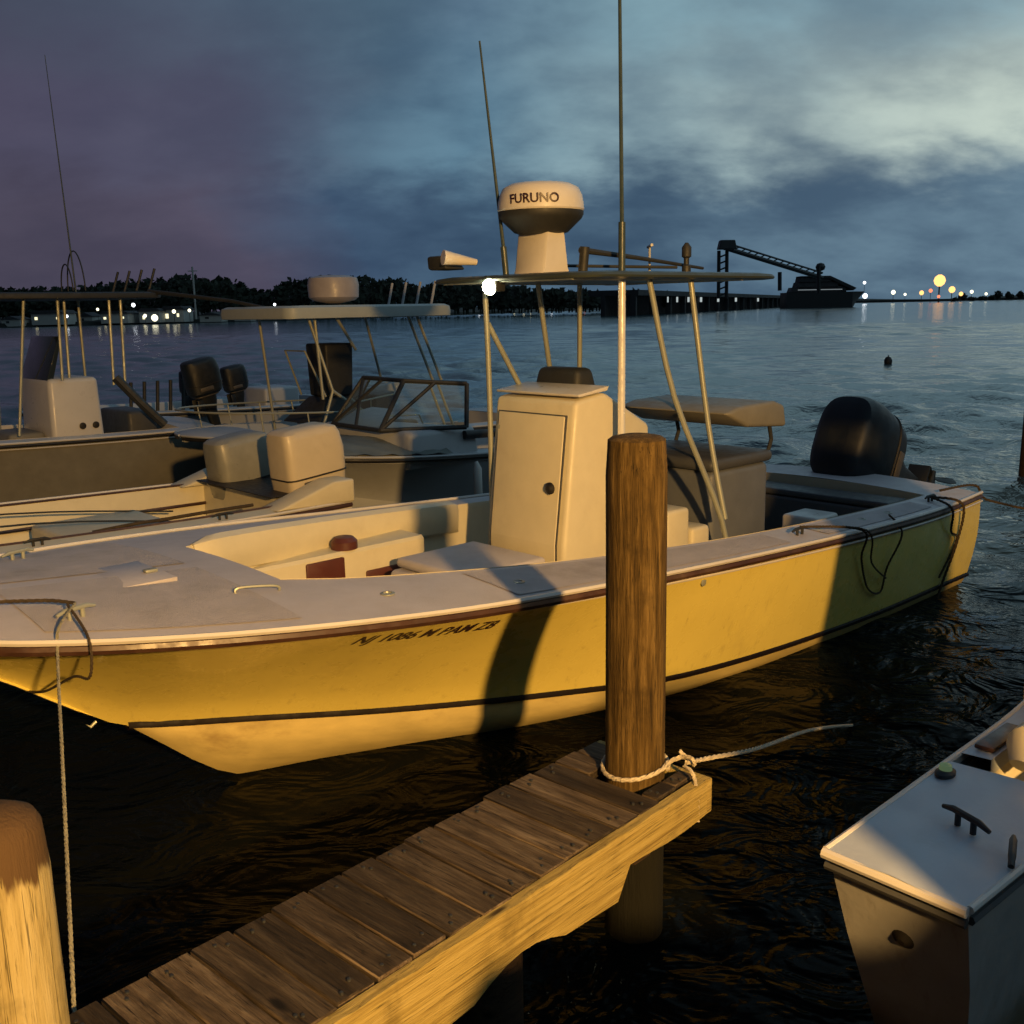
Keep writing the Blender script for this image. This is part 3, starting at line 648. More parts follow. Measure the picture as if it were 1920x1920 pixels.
# local: +x aft (away from us), +y to port(left of travel aft) = -nx
wS = smooth_tab([(0, .21), (.8, .235), (1.6, .27), (2.6, .42), (3.6, .62), (5.4, .7)])
hw = lambda x: interp(wS, x)
gS = lambda x: .80-.02*x*.5
skew = lambda x: .045*0
hl = MB(); XS = [5.4*i/40 for i in range(41)]
bot = lambda x: .05-.12*min(1, x/1.0)
rows = []
for x in XS:
    r_ = []
    for (u, z) in ((1, gS(x)), (.985, gS(x)-.03), (.90, gS(x)-.32), (.74, .2), (.62, .0), (.5, -.12)): r_.append((x+(.34*(gS(x)-z) if x < 2 else .34*(gS(x)-z)*max(0, 1-(x-2))), hw(x)*u, z))
    r_ = r_+[(a, -b_, c_) for a, b_, c_ in r_[::-1]]
    rows.append(r_)
hl.grid(rows); hl.quad(rows[0]); hl.quad(rows[-1]); M['skiff'] = mat('skiff_gelcoat', (.33, .33, .33), .5, var=.15, scale=3, dirt=(.12, .1, .08), dirt_amt=.9, bump=.1); scum(M['skiff'], .1, .32, (.12, .1, .05), .8); hl.build('hull', M['skiff'], S)
rr = MB()
for sg in (1, -1): rr.tube([(x+.02, sg*(hw(x)*1.0), gS(x)-.045) for x in XS], .014, 6)
rr.tube([(-.004, hw(0), .755), (-.004, -hw(0), .755)], .014, 6)
rr.build('rub_rail', M['grey'], S)
dk = MB(); gw = lambda x: hw(x)-.11
dk.grid([[(x, hw(x)*(j/4-1)*1.02, gS(x)+.004+.012*(1-abs(j/4-1))) for j in range(9)] for x in [.87*i/8-.022 for i in range(9)]])
for sg in (1, -1): dk.grid([[(x, sg*hw(x)*1.02, gS(x)+.004), (x, sg*gw(x), gS(x)+.012), (x, sg*gw(x), gS(x)-.05)] for x in XS if x >= .84])
dk.build('deck', mat('blue_grey_deck', (.42, .47, .55), .5, var=.06, scale=3, dirt=(.2, .2, .2), bump=.1), S)
ln = MB(); xx = [.84+4.4*i/30 for i in range(31)]
for sg in (1, -1): ln.grid([[(x, sg*gw(x), gS(x)-.05), (x, sg*(gw(x)-.03), .3)] for x in xx])
ln.grid([[(x, -gw(x), .3), (x, gw(x), .3)] for x in xx]); ln.quad([(.84, -gw(.84), .3), (.84, gw(.84), .3), (.84, gw(.84), gS(.84)), (.84, -gw(.84), gS(.84))])
ln.build('cockpit_liner', M['cream'], S)
ed = MB(); ed.tube([(-.016, hw(0)*1.02, .796), (-.016, -hw(0)*1.02, .796)], .016, 8)
for sg in (1, -1): ed.tube([(x, sg*hw(x)*1.02, gS(x)-.002) for x in XS], .012, 8)
ed.build('gunwale_edge', M['gel'], S)
MB().tube([(.95, .02, .81), (1.0, .02, .86), (1.6, .03, .87), (2.0, .04, .84)], [.05, .085, .085, .07], 16).build('seat_bolster', M['cream'], S)
cleat(S, (.38, -.03, .815), R(70), M['black']); cleat(S, (.3, -.2, .81), R(20), M['black'])
nl = MB().lathe([(.045, 0), (.045, .012), (.03, .02)], (.72, .19, gS(.72)+.01), 20, sy=.7); no = nl.build('bow_light', M['black'], S)
MB().lathe([(.022, 0), (.02, .016), (.005, .024)], (.72, .19, gS(.72)+.03), 16).build('light_lens', emis('green_lens', (.5, .8, .4), .12), no)
for (a0, a1) in ((1.0, 1.28), (1.5, 1.9)): MB().box((a0, gw(a0)+.015, gS(a0)+.012), (a1, gw(a0)+.085, gS(a0)+.03), .006).build('step_pad', M['rail'], S)
MB().lathe([(.03, 0), (.035, .006), (.012, .02)], (0, 0, 0), 16).build('bow_eye', M['dark'], S).matrix_local = Matrix.Translation((.085, .0, .57)) @ Matrix.Rotation(R(-110), 4, 'Y')
MB().poly([(1.95, .3), (1.95, 1.5), (2.2, 2.1), (2.5, 2.1), (2.75, 1.2), (2.75, .3)], -.30, .42, .04).build('console', M['cream'], S)
slab(2.2, 3.4, -.5, .5, 2.35, .05).build('canopy', M['black'], S)
for (x, y) in ((2.35, .4), (2.35, -.4), (3.1, .4), (3.1, -.4)): MB().tube([(x, y, .3), (x, y, 2.35)], .02, 8).build('canopy_pole', M['steel'], S)

# ---------------------------------------------------------------- pier, piles, ropes
pd = R(47.5); pu = Vector((math.cos(pd), math.sin(pd), 0)); pn = Vector((math.sin(pd), -math.cos(pd), 0))
pe = Vector((.68, 3.56, 0))
PZ = .655
pier = thing('finger_pier', tuple(pe), pd, 'narrow plank finger pier running up to the wooden pile', 'pier')   # local +x towards its end, +y = left
pk = MB(); x = .0; k = 0
while x > -4.2:
    w = .132+random.uniform(-.004, .004)
    j0, j1 = random.uniform(-.012, .012), random.uniform(-.008, .008); dz = random.uniform(-.003, .003)
    # the pile comes up through the deck, so two planks are cut round it
    if -.26 < x-w/2 < .0:
        pk.box((x-w+.007, .012+j1, PZ-.035+dz), (x-.001, .075, PZ+dz), .004, 1); pk.box((x-w+.007, .315, PZ-.035+dz), (x-.001, .49+j0, PZ+dz), .004, 1)
    else: pk.box((x-w+.007, -.005+j1, PZ-.035+dz), (x-.001, .49+j0, PZ+dz), .004, 1)
    x -= w; k += 1
nb = pk
for k in range(31):
    for y in (.03, .05, .43, .45):
        if k < 2 and y > .2: continue
        xx_ = -.066-.132*k+random.uniform(-.03, .03); nb.lathe([(.006, -.006), (.0055, .0015), (.001, .002)], (xx_, y+random.uniform(-.006, .006), PZ+.0035), 8, mi=1)
nb.build('deck_planks', [M['plank'], M['black']], pier)
fs = MB(); zt, zb = PZ-.04, []
XF = [-4.2+i*.07 for i in range(61)]
def zbot(x): 
    if x > -.5: return PZ-.145+.01*math.sin(x*9)
    return PZ-.235+.012*math.sin(x*6+1)+.05*max(0, 1-((x+1.05)/.2)**2)
rows = []
for x in XF:
    rows.append([(x, -.045, PZ-.006+.004*math.sin(x*31)), (x, -.048, PZ-.05), (x, -.046, zbot(x)), (x, -.008, zbot(x)), (x, -.008, PZ-.006)])
fs.loft(rows); fs.build('side_stringer', M['fascia'], pier)
MB().box((.0, -.045, PZ-.15), (.04, .49, PZ-.012), .006).build('end_board', M['fascia'], pier)
bb = MB(); bb.box((-4.2, .40, PZ-.22), (-.02, .45, PZ-.04), .005)
for x in (-.35, -1.1, -2.2, -3.3): bb.box((x-.05, .0, PZ-.2), (x+.05, .4, PZ-.04), .005)
bb.build('underframe', M['beam'], pier)
sp = MB(); sp.tube([(-1.05, .1, -.6), (-1.05, .1, PZ-.1)], .11, 18); sp.build('support_post', M['beam'], pier)

def pile(loc, r0, r1, top, m, label, name='mooring_pile', dome=.02, tilt=0.):
    rings = []; n = 36; zz = [-1.2+(top+1.2)*i/24 for i in range(25)]
    for i, z in enumerate(zz):
        t = i/24; rr = r0+(r1-r0)*t
        if i == 24: rr *= .93
        rings.append([((rr*(1+.035*noise.noise(Vector((math.cos(2*math.pi*j/n)*1.5, math.sin(2*math.pi*j/n)*1.5, z*.8+loc[0])))))*math.cos(2*math.pi*j/n), (rr*(1+.035*noise.noise(Vector((math.cos(2*math.pi*j/n)*1.5, math.sin(2*math.pi*j/n)*1.5, z*.8+loc[0])))))*math.sin(2*math.pi*j/n), z) for j in range(n)])
    for q, dz in ((.8, dome*.5), (.45, dome*.9), (.02, dome)):
        rings.append([(r1*q*math.cos(2*math.pi*j/n), r1*q*math.sin(2*math.pi*j/n), top+dz+tilt*r1*q*math.cos(2*math.pi*j/n)) for j in range(n)])
    b = MB().loft(rings); o = b.build(name, m, None); o.location = (loc[0], loc[1], 0)
    tag(o, label, 'piling'); return o
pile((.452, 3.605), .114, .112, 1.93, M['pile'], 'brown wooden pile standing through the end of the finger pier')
pile((-1.10, 1.95), .110, .104, 1.35, M['pile2'], 'thick weathered pile with rusty brown top at the bottom left', dome=.05)
pile((7.35, 14.2), .13, .12, 1.35, M['beam'], 'dark pile at the right edge beyond the stern')

def rope(name, pts, r, m, label, k=6, twist=True):
    P = spath(pts, k); b = MB()
    if twist:
        # resample and lay three strands round the path
        L_ = sum((P[i+1]-P[i]).length for i in range(len(P)-1)); ns = min(600, max(12, int(L_/(r*1.3))))
        Q = []; acc = 0; seg = 0; dl = L_/ns
        cum = [0]
        for i in range(len(P)-1): cum.append(cum[-1]+(P[i+1]-P[i]).length)
        for i in range(ns+1):
            s_ = min(i*dl, cum[-1]-1e-6)
            while seg < len(P)-2 and cum[seg+1] < s_: seg += 1
            t = (s_-cum[seg])/max(cum[seg+1]-cum[seg], 1e-9); Q.append(P[seg].lerp(P[seg+1], t))
        for st in range(3):
            path = []
            for i, q in enumerate(Q):
                d = (Q[min(i+1, len(Q)-1)]-Q[max(i-1, 0)]).normalized(); up = Vector((0, 0, 1)) if abs(d.z) < .9 else Vector((1, 0, 0))
                a = d.cross(up).normalized(); c_ = a.cross(d); ph = i*.75+st*2.094
                path.append(q+(a*math.cos(ph)+c_*math.sin(ph))*r*.5)
            b.tube(path, r*.56, 5)
    else: b.tube(P, r, 8)
    o = b.build(name, m)
    if label: tag(o, label, 'rope')
    return o
def AW(X, Y, Z): return Vector((A_T[0]-X*CT+Y*ST, A_T[1]-X*ST-Y*CT, Z))
# rope round the pile foot and off to the water
px_, py_ = .452, 3.605
loop = [(px_+.125*math.cos(R(a)), py_+.125*math.sin(R(a)), PZ+.03+.02*math.sin(R(a*1.3))) for a in range(-20, 350, 18)]
rope('mooring_rope', loop+[(px_+.17, py_-.02, PZ+.06), (.66, 3.55, PZ+.07), (.67, 3.58, PZ+.03), (.62, 3.6, PZ+.08)], .009, M['rope'], 'pale rope tied round the foot of the pile on the pier')
rope('mooring_rope', [(.64, 3.56, PZ+.05), (.75, 3.7, PZ-.0), (1.0, 3.95, PZ-.08), (1.4, 4.6, .36), (1.75, 5.2, .12), (2.0, 5.62, -.06)], .009, M['rope'], 'taut pale rope running from the pile out over the water')
rope('rope_tail', [(.63, 3.55, PZ+.04), (.655, 3.5, PZ+.03), (.67, 3.49, PZ-.06), (.675, 3.5, PZ-.16)], .008, M['rope'], 'loose rope end hanging over the end of the pier')
# bow line hanging past the bow
ROPE_END = Vector((-1.151, 2.3, .607))
rope('bow_line', [AW(7.2, .62, shA.g(7.2)+.1), AW(7.33, .80, shA.g(7.2)+.07), AW(7.37, .87, shA.g(7.37)-.04), AW(7.37, .87, shA.g(7.37)-.04).lerp(ROPE_END, .33), AW(7.37, .87, shA.g(7.37)-.04).lerp(ROPE_END, .66), ROPE_END], .0062, M['bowrope'], 'pale bow line stretched down in front of the yellow hull')
rope('bow_line', [AW(7.2, .62, shA.g(7.2)+.1), AW(7.3, .5, shA.g(7.3)+.10), AW(7.6, .4, shA.g(7.6)+.09), AW(8.3, .6, 1.32)], .008, M['drope'], 'dark line led from the foredeck cleat off to the left')
rope('snubber_line', [AW(7.23, .62, shA.g(7.2)+.1), AW(7.26, .9, shA.g(7.2)+.03), AW(7.27, .9, shA.g(7.2)-.12), AW(7.27, .72, 1.0), AW(7.25, .3, .82), AW(7.24, .03, .74)], .006, M['drope'], 'thin dark line slanting down to the stem of the yellow hull')
# fender lines at the stern quarter
def HA(X, z, o=.02): return AW(X, shA.side(X, z)+o, z)
rope('fender_line', [AW(2.75, 1.22, shA.g(2.75)+.07), HA(2.3, shA.g(2.3)+.02, .045), HA(2.2, .66, .03), HA(1.95, .38), HA(1.72, .3), HA(1.74, .5), HA(1.7, shA.g(1.7)-.08, .05), AW(1.68, 1.3, shA.g(1.7)+.04)], .008, M['drope'], 'dark slack line looped over the port quarter of the yellow hull')
rope('fender_line', [AW(2.75, 1.22, shA.g(2.75)+.07), HA(2.28, shA.g(2.3)+.02, .06), HA(2.05, .6, .04), HA(1.75, .42, .04)], .007, M['drope'], 'dark short line crossing the looped line at the port quarter')
rope('stern_line', [AW(.75, 1.18, shA.g(.75)+.05), HA(.6, shA.g(.6)-.0, .045), HA(.5, .5), HA(.55, .15), HA(.6, .0, .02)], .011, M['drope'], 'dark line hanging straight down the hull near the stern')
rope('stern_line', [AW(.75, 1.18, shA.g(.75)+.05), HA(.85, shA.g(.8), .05), HA(.72, .6, .03), HA(.55, .5, .03), HA(.7, .2, .03)], .01, M['drope'], 'dark knotted line beside the straight one near the stern')
rope('stern_line', [AW(.4, 1.1, shA.g(.5)+.05), AW(-.05, 1.2, .85), AW(-.2, 1.3, .7), AW(-.9, 1.9, .62), AW(-3.4, 3.5, .9)], .011, M['drope'], 'dark line led from the stern corner off to the right')

# ---------------------------------------------------------------- water
def water():
    m = bpy.data.materials.new('harbour_water'); m.use_nodes = True; t = NT(m.node_tree); p = t.n['Principled BSDF']
    p.inputs['Base Color'].default_value = (.004, .005, .005, 1); 
    co = t.add('ShaderNodeTexCoord').outputs['Object']
    v1 = t.mapping(co, (1, 1.5, 1), (0, 0, R(12)))
    v2 = t.mapping(co, (1, 1.3, 1), (0, 0, R(-25)))
    a = t.noise(v1, .55, 3, .55, .6); b_ = t.noise(v2, 2.1, 3, .6, .9); c_ = t.noise(v1, 7.5, 3, .6, .5)
    h = t.math('ADD', t.math('MULTIPLY', a, .6), t.math('ADD', t.math('MULTIPLY', b_, .42), t.math('MULTIPLY', c_, .03)))
    ln_ = t.add('ShaderNodeVectorMath', operation='LENGTH'); t.put(ln_.inputs[0], co); dist = ln_.outputs['Value']
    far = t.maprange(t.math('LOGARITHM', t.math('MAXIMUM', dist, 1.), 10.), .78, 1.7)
    t.put(p.inputs['Roughness'], t.math('MULTIPLY_ADD', far, .07, .05))
    bn = t.add('ShaderNodeBump'); bn.inputs['Distance'].default_value = .42
    patch = t.maprange(t.noise(co, .16, 3, .6), .35, .65, .55, 1.35)
    t.put(bn.inputs['Strength'], t.math('MULTIPLY', t.math('MULTIPLY_ADD', far, -.60, .75), patch))
    t.put(p.inputs['IOR'], t.math('MULTIPLY_ADD', far, 1.5, 1.07))
    t.put(p.inputs['Base Color'], t.mix(far, (.004, .005, .005, 1), (.05, .11, .13, 1)))   # base lightens with distance, painted in place of missing sky reflection
    t.put(bn.inputs['Height'], h); t.put(p.inputs['Normal'], bn.outputs[0])
    import numpy as np
    rs = [0.6]
    while rs[-1] < 5: rs.append(rs[-1]*1.02)
    while rs[-1] < 170: rs.append(rs[-1]*1.0062)
    while rs[-1] < 9000: rs.append(rs[-1]*1.3)
    rs = np.array(rs); step = np.gradient(rs)
    an = np.radians(np.concatenate([np.linspace(55, 125, 330, endpoint=False), np.linspace(125, 415, 60, endpoint=False)]))
    Rr, An = np.meshgrid(rs, an, indexing='ij'); St = np.repeat(step[:, None], len(an), 1)
    Xg, Yg = Rr*np.cos(An), Rr*np.sin(An); Zg = np.zeros_like(Xg); rg = np.random.RandomState(5)
    fine = (An < np.radians(125.2)) & (An > np.radians(54.8))
    for i in range(34):
        lam = .5*(9.0**rg.rand()); th = np.radians(70)+rg.normal(0, .75); kx, ky = 2*np.pi/lam*np.cos(th), 2*np.pi/lam*np.sin(th)
        amp_ = .0125*lam**.85*rg.uniform(.5, 1.2); keep = np.clip((lam/np.maximum(St, .01)-3)/3, 0, 1)
        ph = kx*Xg+ky*Yg+rg.rand()*6.28+.5*np.sin(Xg*.31+i)+.5*np.sin(Yg*.23-i)
        Zg += amp_*keep*(1-2*np.abs(np.sin(ph/2))**1.4)*.9
    gust = .75+.3*np.sin(Xg*.09+Yg*.05)+.2*np.sin(Xg*.21-Yg*.13+1)
    Zg *= np.clip((Rr-3)/12, .25, 1)*np.where(fine, 1, 0)*gust*np.clip((170-Rr)/60, 0, 1)
    V = np.stack([Xg, Yg, Zg], -1).reshape(-1, 3); nr, na = Rr.shape
    I = np.arange(nr*na).reshape(nr, na); J = np.roll(I, -1, 1)
    Fq = np.stack([I[:-1], I[1:], J[1:], J[:-1]], -1).reshape(-1, 4)
    me = bpy.data.meshes.new('water'); me.vertices.add(len(V)+1); me.vertices.foreach_set('co', np.vstack([V, [[0, 0, 0]]]).ravel())
    tri = np.stack([J[0], np.full(na, nr*na), I[0]], -1)
    loops = np.concatenate([Fq.ravel(), tri.ravel()]); me.loops.add(len(loops)); me.loops.foreach_set('vertex_index', loops)
    me.polygons.add(len(Fq)+len(tri)); me.polygons.foreach_set('loop_start', np.concatenate([np.arange(len(Fq))*4, len(Fq)*4+np.arange(len(tri))*3]))
    me.update(calc_edges=True); me.validate(); me.materials.append(m); me.polygons.foreach_set('use_smooth', [True]*len(me.polygons))
    o = bpy.data.objects.new('water', me); C.objects.link(o); tag(o, kind='structure')
    print('water normal', me.polygons[10].normal.z)
water()

# ---------------------------------------------------------------- far shore
H = 2.4; F = 1900.; pit = R(11.4); rol = R(1.1)
fw = Vector((0, math.cos(pit), -math.sin(pit))); u0 = Vector((0, math.sin(pit), math.cos(pit))); r0 = Vector((1, 0, 0))
rt = r0*math.cos(rol)-u0*math.sin(rol); up = r0*math.sin(rol)+u0*math.cos(rol)
def at(px, py, dist):   # photo pixel at a distance (used once, to read positions of far things off the photo)
    d = fw+rt*((px-960)/F)-up*((py-960)/F); t = dist/d.y; return Vector((0, 0, H))+d*t
M['land'] = mat('dark_land', (.012, .014, .012), .9, var=.3, scale=.05)
M['leaf'] = mat('night_foliage', (.02, .028, .018), .9, var=.4, scale=.3)
land = MB()
shore = [(-900, 190), (-300, 215), (-120, 245), (-60, 300), (-10, 420), (10, 520), (60, 640), (120, 900)]
back = [(-900, 700), (-300, 800), (-120, 900), (-60, 1000), (-10, 1100), (10, 1200), (60, 1300), (120, 1400)]
land.grid([[(a[0], a[1], -.5), (a[0], a[1]+1, 1.0), (a[0], a[1]+12, 1.6), (b_[0], b_[1], 4)] for a, b_ in zip(shore, back)])
tag(land.build('far_shore', M['land']), kind='structure')
hz = MB(); hz.grid([[(x, y, -.5), (x, y+3, 3), (x, y+60, 5+2*math.sin(x*.02))] for x, y in [(420+i*30, 1300-i*6) for i in range(30)]]); tag(hz.build('distant_shore', M['land']), kind='structure')
def treeline(name, tops, dist, label, dens=9, size=1.3):
    b = MB()
    for (p0, y0), (p1, y1) in zip(tops, tops[1:]):
        n = max(1, int((p1-p0)/dens))
        for k in range(n):
            t = (k+random.random())/n; px = p0+(p1-p0)*t; yt = y0+(y1-y0)*t
            d = dist*(1+random.uniform(0, .25)); top = at(px, yt+random.uniform(-2, 9), d); cr = random.uniform(2.2, 4.2)
            h_ = max(3, top.z-1)
            b.tube([(top.x, top.y, .6), (top.x+random.uniform(-.3, .3), top.y, h_*.75)], [.3, .12], 5)
            for _ in range(95):
                a = random.uniform(0, 2*math.pi); e = random.uniform(-1, 1); rr = cr*random.random()**.4
                c = Vector((top.x+rr*math.cos(a)*math.sqrt(1-e*e), top.y+rr*math.sin(a)*math.sqrt(1-e*e), max(1.6, top.z-h_*.42+e*h_*.42*random.uniform(.8, 1.05))))
                s_ = size*random.uniform(.35, .9); u_ = Vector((random.gauss(0, 1), random.gauss(0, 1), random.gauss(0, 1))).normalized(); w_ = u_.orthogonal().normalized()
                b.quad([c-u_*s_, c-w_*s_*.6, c+u_*s_, c+w_*s_*.6])
    tag(b.build(name, M['leaf'], smooth=False, recalc=False), label, 'trees', kind='stuff')
treeline('treeline', [(-60, 545), (120, 538), (230, 528), (300, 520), (370, 516), (430, 522), (480, 540), (500, 545), (545, 524), (610, 517), (700, 520), (745, 522), (790, 535), (840, 528), (900, 530), (1000, 540), (1100, 545), (1200, 545), (1260, 552)], 300, 'dark wooded ridge along the far shore on the left', 6, 1.6)
treeline('treeline', [(1780, 552), (1850, 548), (1990, 545)], 900, 'low dark trees on the far shore at the right edge', 14, 3.0)

def far_box(b, px0, px1, py_top, py_bot, d, dep=8, mi=0):
    a = at(px0, py_bot, d); c = at(px1, py_bot, d); tz = at((px0+px1)/2, py_top, d).z
    b.box((a.x, d, max(.3, min(a.z, c.z))), (c.x, d+dep, tz), .05, 1, mi=mi); return b
M['lit'] = emis('lit_window', (1., .9, .55), 1.5); M['wallw'] = mat('pale_wall', (.4, .4, .38), .7, scale=.3); M['roofd'] = mat('dark_roof', (.03, .03, .035), .8, scale=.3)
blds = [(262, 300, 578, 604, 262, 'low building with brightly lit front, on the left shore'), (305, 345, 574, 603, 266, 'lit shore building just right of the brightest one'), (190, 240, 583, 604, 258, 'dim long building left of the lit ones on the shore'), (60, 118, 582, 606, 250, 'dim shore building behind the pale console boat'), (960, 1010, 560, 588, 470, 'dark shed under the hardtop on the far shore'), (1080, 1140, 561, 586, 520, 'long dark shed right of the antenna foot on the far shore')]
for i, (a_, b_, t_, bt, d, lb) in enumerate(blds):
    r = thing('shore_building', at((a_+b_)/2, bt, d)[:2]+(0.6,) if False else (at((a_+b_)/2, bt, d).x, d, .8), 0, lb, 'building')
    w2 = (b_-a_)/F*d/2; h_ = at((a_+b_)/2, t_, d).z-.8; h_ = max(h_, 2.2)
    MB().box((-w2, 0, -.4), (w2, 8, h_*.75), .04, 1).build('wall', M['wallw'], r)
    MB().poly([(-w2-.4, h_*.75), (w2+.4, h_*.75), (w2*.8, h_), (-w2*.8, h_)], -.4, 8.4, .02).build('roof', M['roofd'], r)
    nw = max(2, int(w2/1.1))
    for k in range(nw):
        x = -w2+(k+.5)*2*w2/nw
        if random.random() < (.9 if i < 2 else .35):
            ww = random.uniform(.18, .5); MB().box((x-ww, -.05, h_*random.uniform(.15, .3)), (x+ww*.6, .02, h_*random.uniform(.42, .58)), .01, 1).build('window', M['lit'], r)
# lamps along the shores
def lampmat(c, s): return emis('lamp_%d' % len(bpy.data.materials), c, s)
W1 = lampmat((.9, .95, 1), 4); W2 = lampmat((1, .93, .65), 2.6); W3 = lampmat((1, .5, .16), 2.0); W4 = lampmat((1, .25, .12), 1.6)
lamps = [(125, 593, 235, .55, W1, 'white shore lamp behind the pale console boat'), (183, 580, 245, .4, W2, 'small lamp right of the canopy poles on the left shore'), (250, 572, 255, .75, W1, 'bright white lamp above the lit shore buildings'), (290, 596, 248, 1.0, W2, 'warm glowing lamp low beside the brightest shore building'), (272, 592, 248, .5, W2, 'small warm lamp left of the glowing one on the shore'), (326, 584, 258, .6, W2, 'warm lamp between two lit shore buildings'), (355, 582, 262, .5, W2, 'warm lamp right of the lit shore buildings'), (515, 571, 290, .6, W1, 'lone white lamp below the dip in the tree line'),
         (898, 573, 420, .8, W1, 'white lamp left below the lit hardtop floodlight'), (982, 570, 440, .7, W2, 'warm shore lamp under the hardtop, right of the floodlight'), (1034, 572, 450, .8, W1, 'white shore lamp under the radar'), (1096, 568, 480, .5, W4, 'faint shore lamp left of the tall antenna'), (1218, 566, 520, .9, W1, 'white lamp just left of the slanting hardtop leg'), (1252, 569, 520, .8, W2, 'warm lamp just right of the slanting hardtop leg'), (1285, 568, 530, .6, W1, 'small lamp left of the long wharf'),
         (1622, 555, 900, 3.4, W1, 'large white lamp at the end of the long wharf'), (1621, 530, 900, 2.0, W1, 'white lamp high on a mast at the end of the wharf'), (1675, 548, 900, 2.3, W2, 'warm lamp between the wharf end and the orange glare'), (1697, 552, 900, 1.4, W2, 'small warm lamp left of the orange glare'), (1762, 526, 900, 6.2, W3, 'big orange floodlight glaring over the right shore'), (1745, 545, 880, 2.0, W4, 'red lamp below left of the orange floodlight'), (1785, 543, 880, 3.4, W3, 'orange lamp below right of the orange floodlight'), (1728, 549, 890, 2.4, W3, 'orange globe added for the floodlight halo, left of the red lamp'), (1802, 551, 890, 2.2, W3, 'small orange globe added for the floodlight halo, low on the right shore'), (1849, 551, 890, 1.4, W2, 'last faint lamp toward the right edge of the shore'), (1822, 547, 900, 1.8, W2, 'warm lamp right of the orange glare'), (1760, 556, 870, 1.6, W4, 'red lamp at the waterline under the orange floodlight')]  # smaller orange globes round the floodlight are added to imitate its halo
for (a_, b_, d, r_, m_, lb) in lamps:
    r_ *= (.8 if m_ is not W1 else .62); p = at(a_, b_, d); o = thing('shore_lamp', (p.x, p.y, 0), 0, lb, 'lamp', 'lamps along the far shore')  # also names the orange globes added to imitate the floodlight halo
    z = max(p.z, 1.2); MB().tube([(0, 0, -.5), (0, 0, z)], r_*.12, 6).build('pole', M['roofd'], o)
    MB().lathe([(r_*.3, -r_), (r_*.8, -r_*.6), (r_, 0), (r_*.8, r_*.6), (r_*.3, r_)], (0, 0, z), 12).build('lamp_globe', m_, o)

# long wharf with a conveyor gantry and a moored ship
wh = thing('wharf', (37, 240, 0), 0, 'long dark wharf reaching out from behind the hardtop', 'wharf')
w0 = Vector((30, 238)); w1_ = Vector((305, 960)); dv = (w1_-w0); Lw = dv.length; dv.normalize(); ang = math.atan2(dv.y, dv.x)
wh.location = (w0.x, w0.y, 0); wh.rotation_euler = (0, 0, ang)
MB().box((0, 0, 4.6), (Lw, 12, 5.9), .05, 1).build('wharf_deck', M['roofd'], wh)
pl = MB()
for k in range(40): pl.box((k*Lw/40, .6, -1), (k*Lw/40+1.2, 2, 4.6), .05, 1)
pl.box((0, 8, -1), (Lw, 9, 4.6), .05, 1)
pl.build('wharf_posts', M['roofd'], wh)
for k, fx in enumerate((.04, .055, .075, .1, .14, .19, .27)):
    MB().box((fx*Lw, -.15, 3.0), (fx*Lw+1.4+k*.6, -.05, 4.4), .02, 1).build('lit_opening', emis('pale_opening', (.75, .85, .85), .55), wh)
gt = thing('conveyor_gantry', (63, 300, 0), 0, 'dark loading conveyor with raised boom on the wharf', 'crane')
def gp(px, py, d=305): p = at(px, py, d); return Vector((p.x-63, d-300, p.z))
b = MB()
for px in (1347, 1362): b.tube([gp(px, 560), gp(px+1, 470)], .55, 6)
for k in range(7): b.tube([gp(1347, 555-k*12), gp(1362, 549-k*12)], .25, 5)
b.build('tower', M['black'], gt)
b = MB(); n = 16
for k in range(n):
    p0 = gp(1350+k*12, 462+k*3.7, 305+k); p1 = gp(1350+(k+1)*12, 462+(k+1)*3.7, 305+k+1)
    b.tube([p0, p1], .7, 6); b.tube([p0+Vector((0, 0, 1.5)), p1+Vector((0, 0, 1.5))], .3, 5); b.tube([p0, p1+Vector((0, 0, 1.5))], .2, 5)
b.build('boom', M['black'], gt)
b = MB().box(tuple(gp(1346, 468)-Vector((0, 2, 0))), tuple(gp(1380, 450)+Vector((0, 2, 0))), .2, 1, taper=(.8, .8)); b.build('boom_head', M['black'], gt)
b = MB()
for px, y0, y1 in ((1462, 520, 545), (1535, 508, 550)): b.tube([gp(px, y1), gp(px, y0-10)], .6, 6)
b.build('boom_support', M['black'], gt)
sd = 420; sx = at(1540, 560, sd).x
sh_ = thing('moored_ship', (sx, sd, 0), 0, 'dark ship with stepped upper decks at the far end of the conveyor', 'ship')
k_ = sd/F
b = MB()
prof = lambda w, z0: [(-70*k_, -5, z0), (50*k_, -5, z0), (72*k_*w, 0, z0), (50*k_, 5, z0), (-70*k_, 5, z0)]
b.loft([prof(.8, -.5), prof(.9, 2.5), prof(1.1, 6.2)]); b.build('hull', M['black'], sh_)
for a0, a1, z0, z1 in ((-60, 40, 6.2, 8.2), (-50, 25, 8.2, 10.2), (-45, 12, 10.2, 12.6)): MB().box((a0*k_, -4, z0), (a1*k_, 4, z1), .1, 1, taper=(.94, .9)).build('deckhouse', M['roofd'], sh_)
MB().poly([(-45*k_, 12.5), (10*k_, 12.5), (58*k_, 7.6), (52*k_, 6.6), (8*k_, 11.4)], -4.2, 4.2, .1).build('foredeck_roof', M['black'], sh_)
MB().lathe([(.3, 12.6), (.3, 14.5), (1.6, 15), (2.0, 16.2), (1.4, 17.4), (.3, 17.8)], (-4*k_, 0, 0), 14).build('radar_ball', M['black'], sh_)
MB().box((-50*k_, -5.3, 7.0), (30*k_, -5.1, 7.3), .02, 1).build('lit_deck_line', emis('pale_line', (.6, .7, .75), .3), sh_)
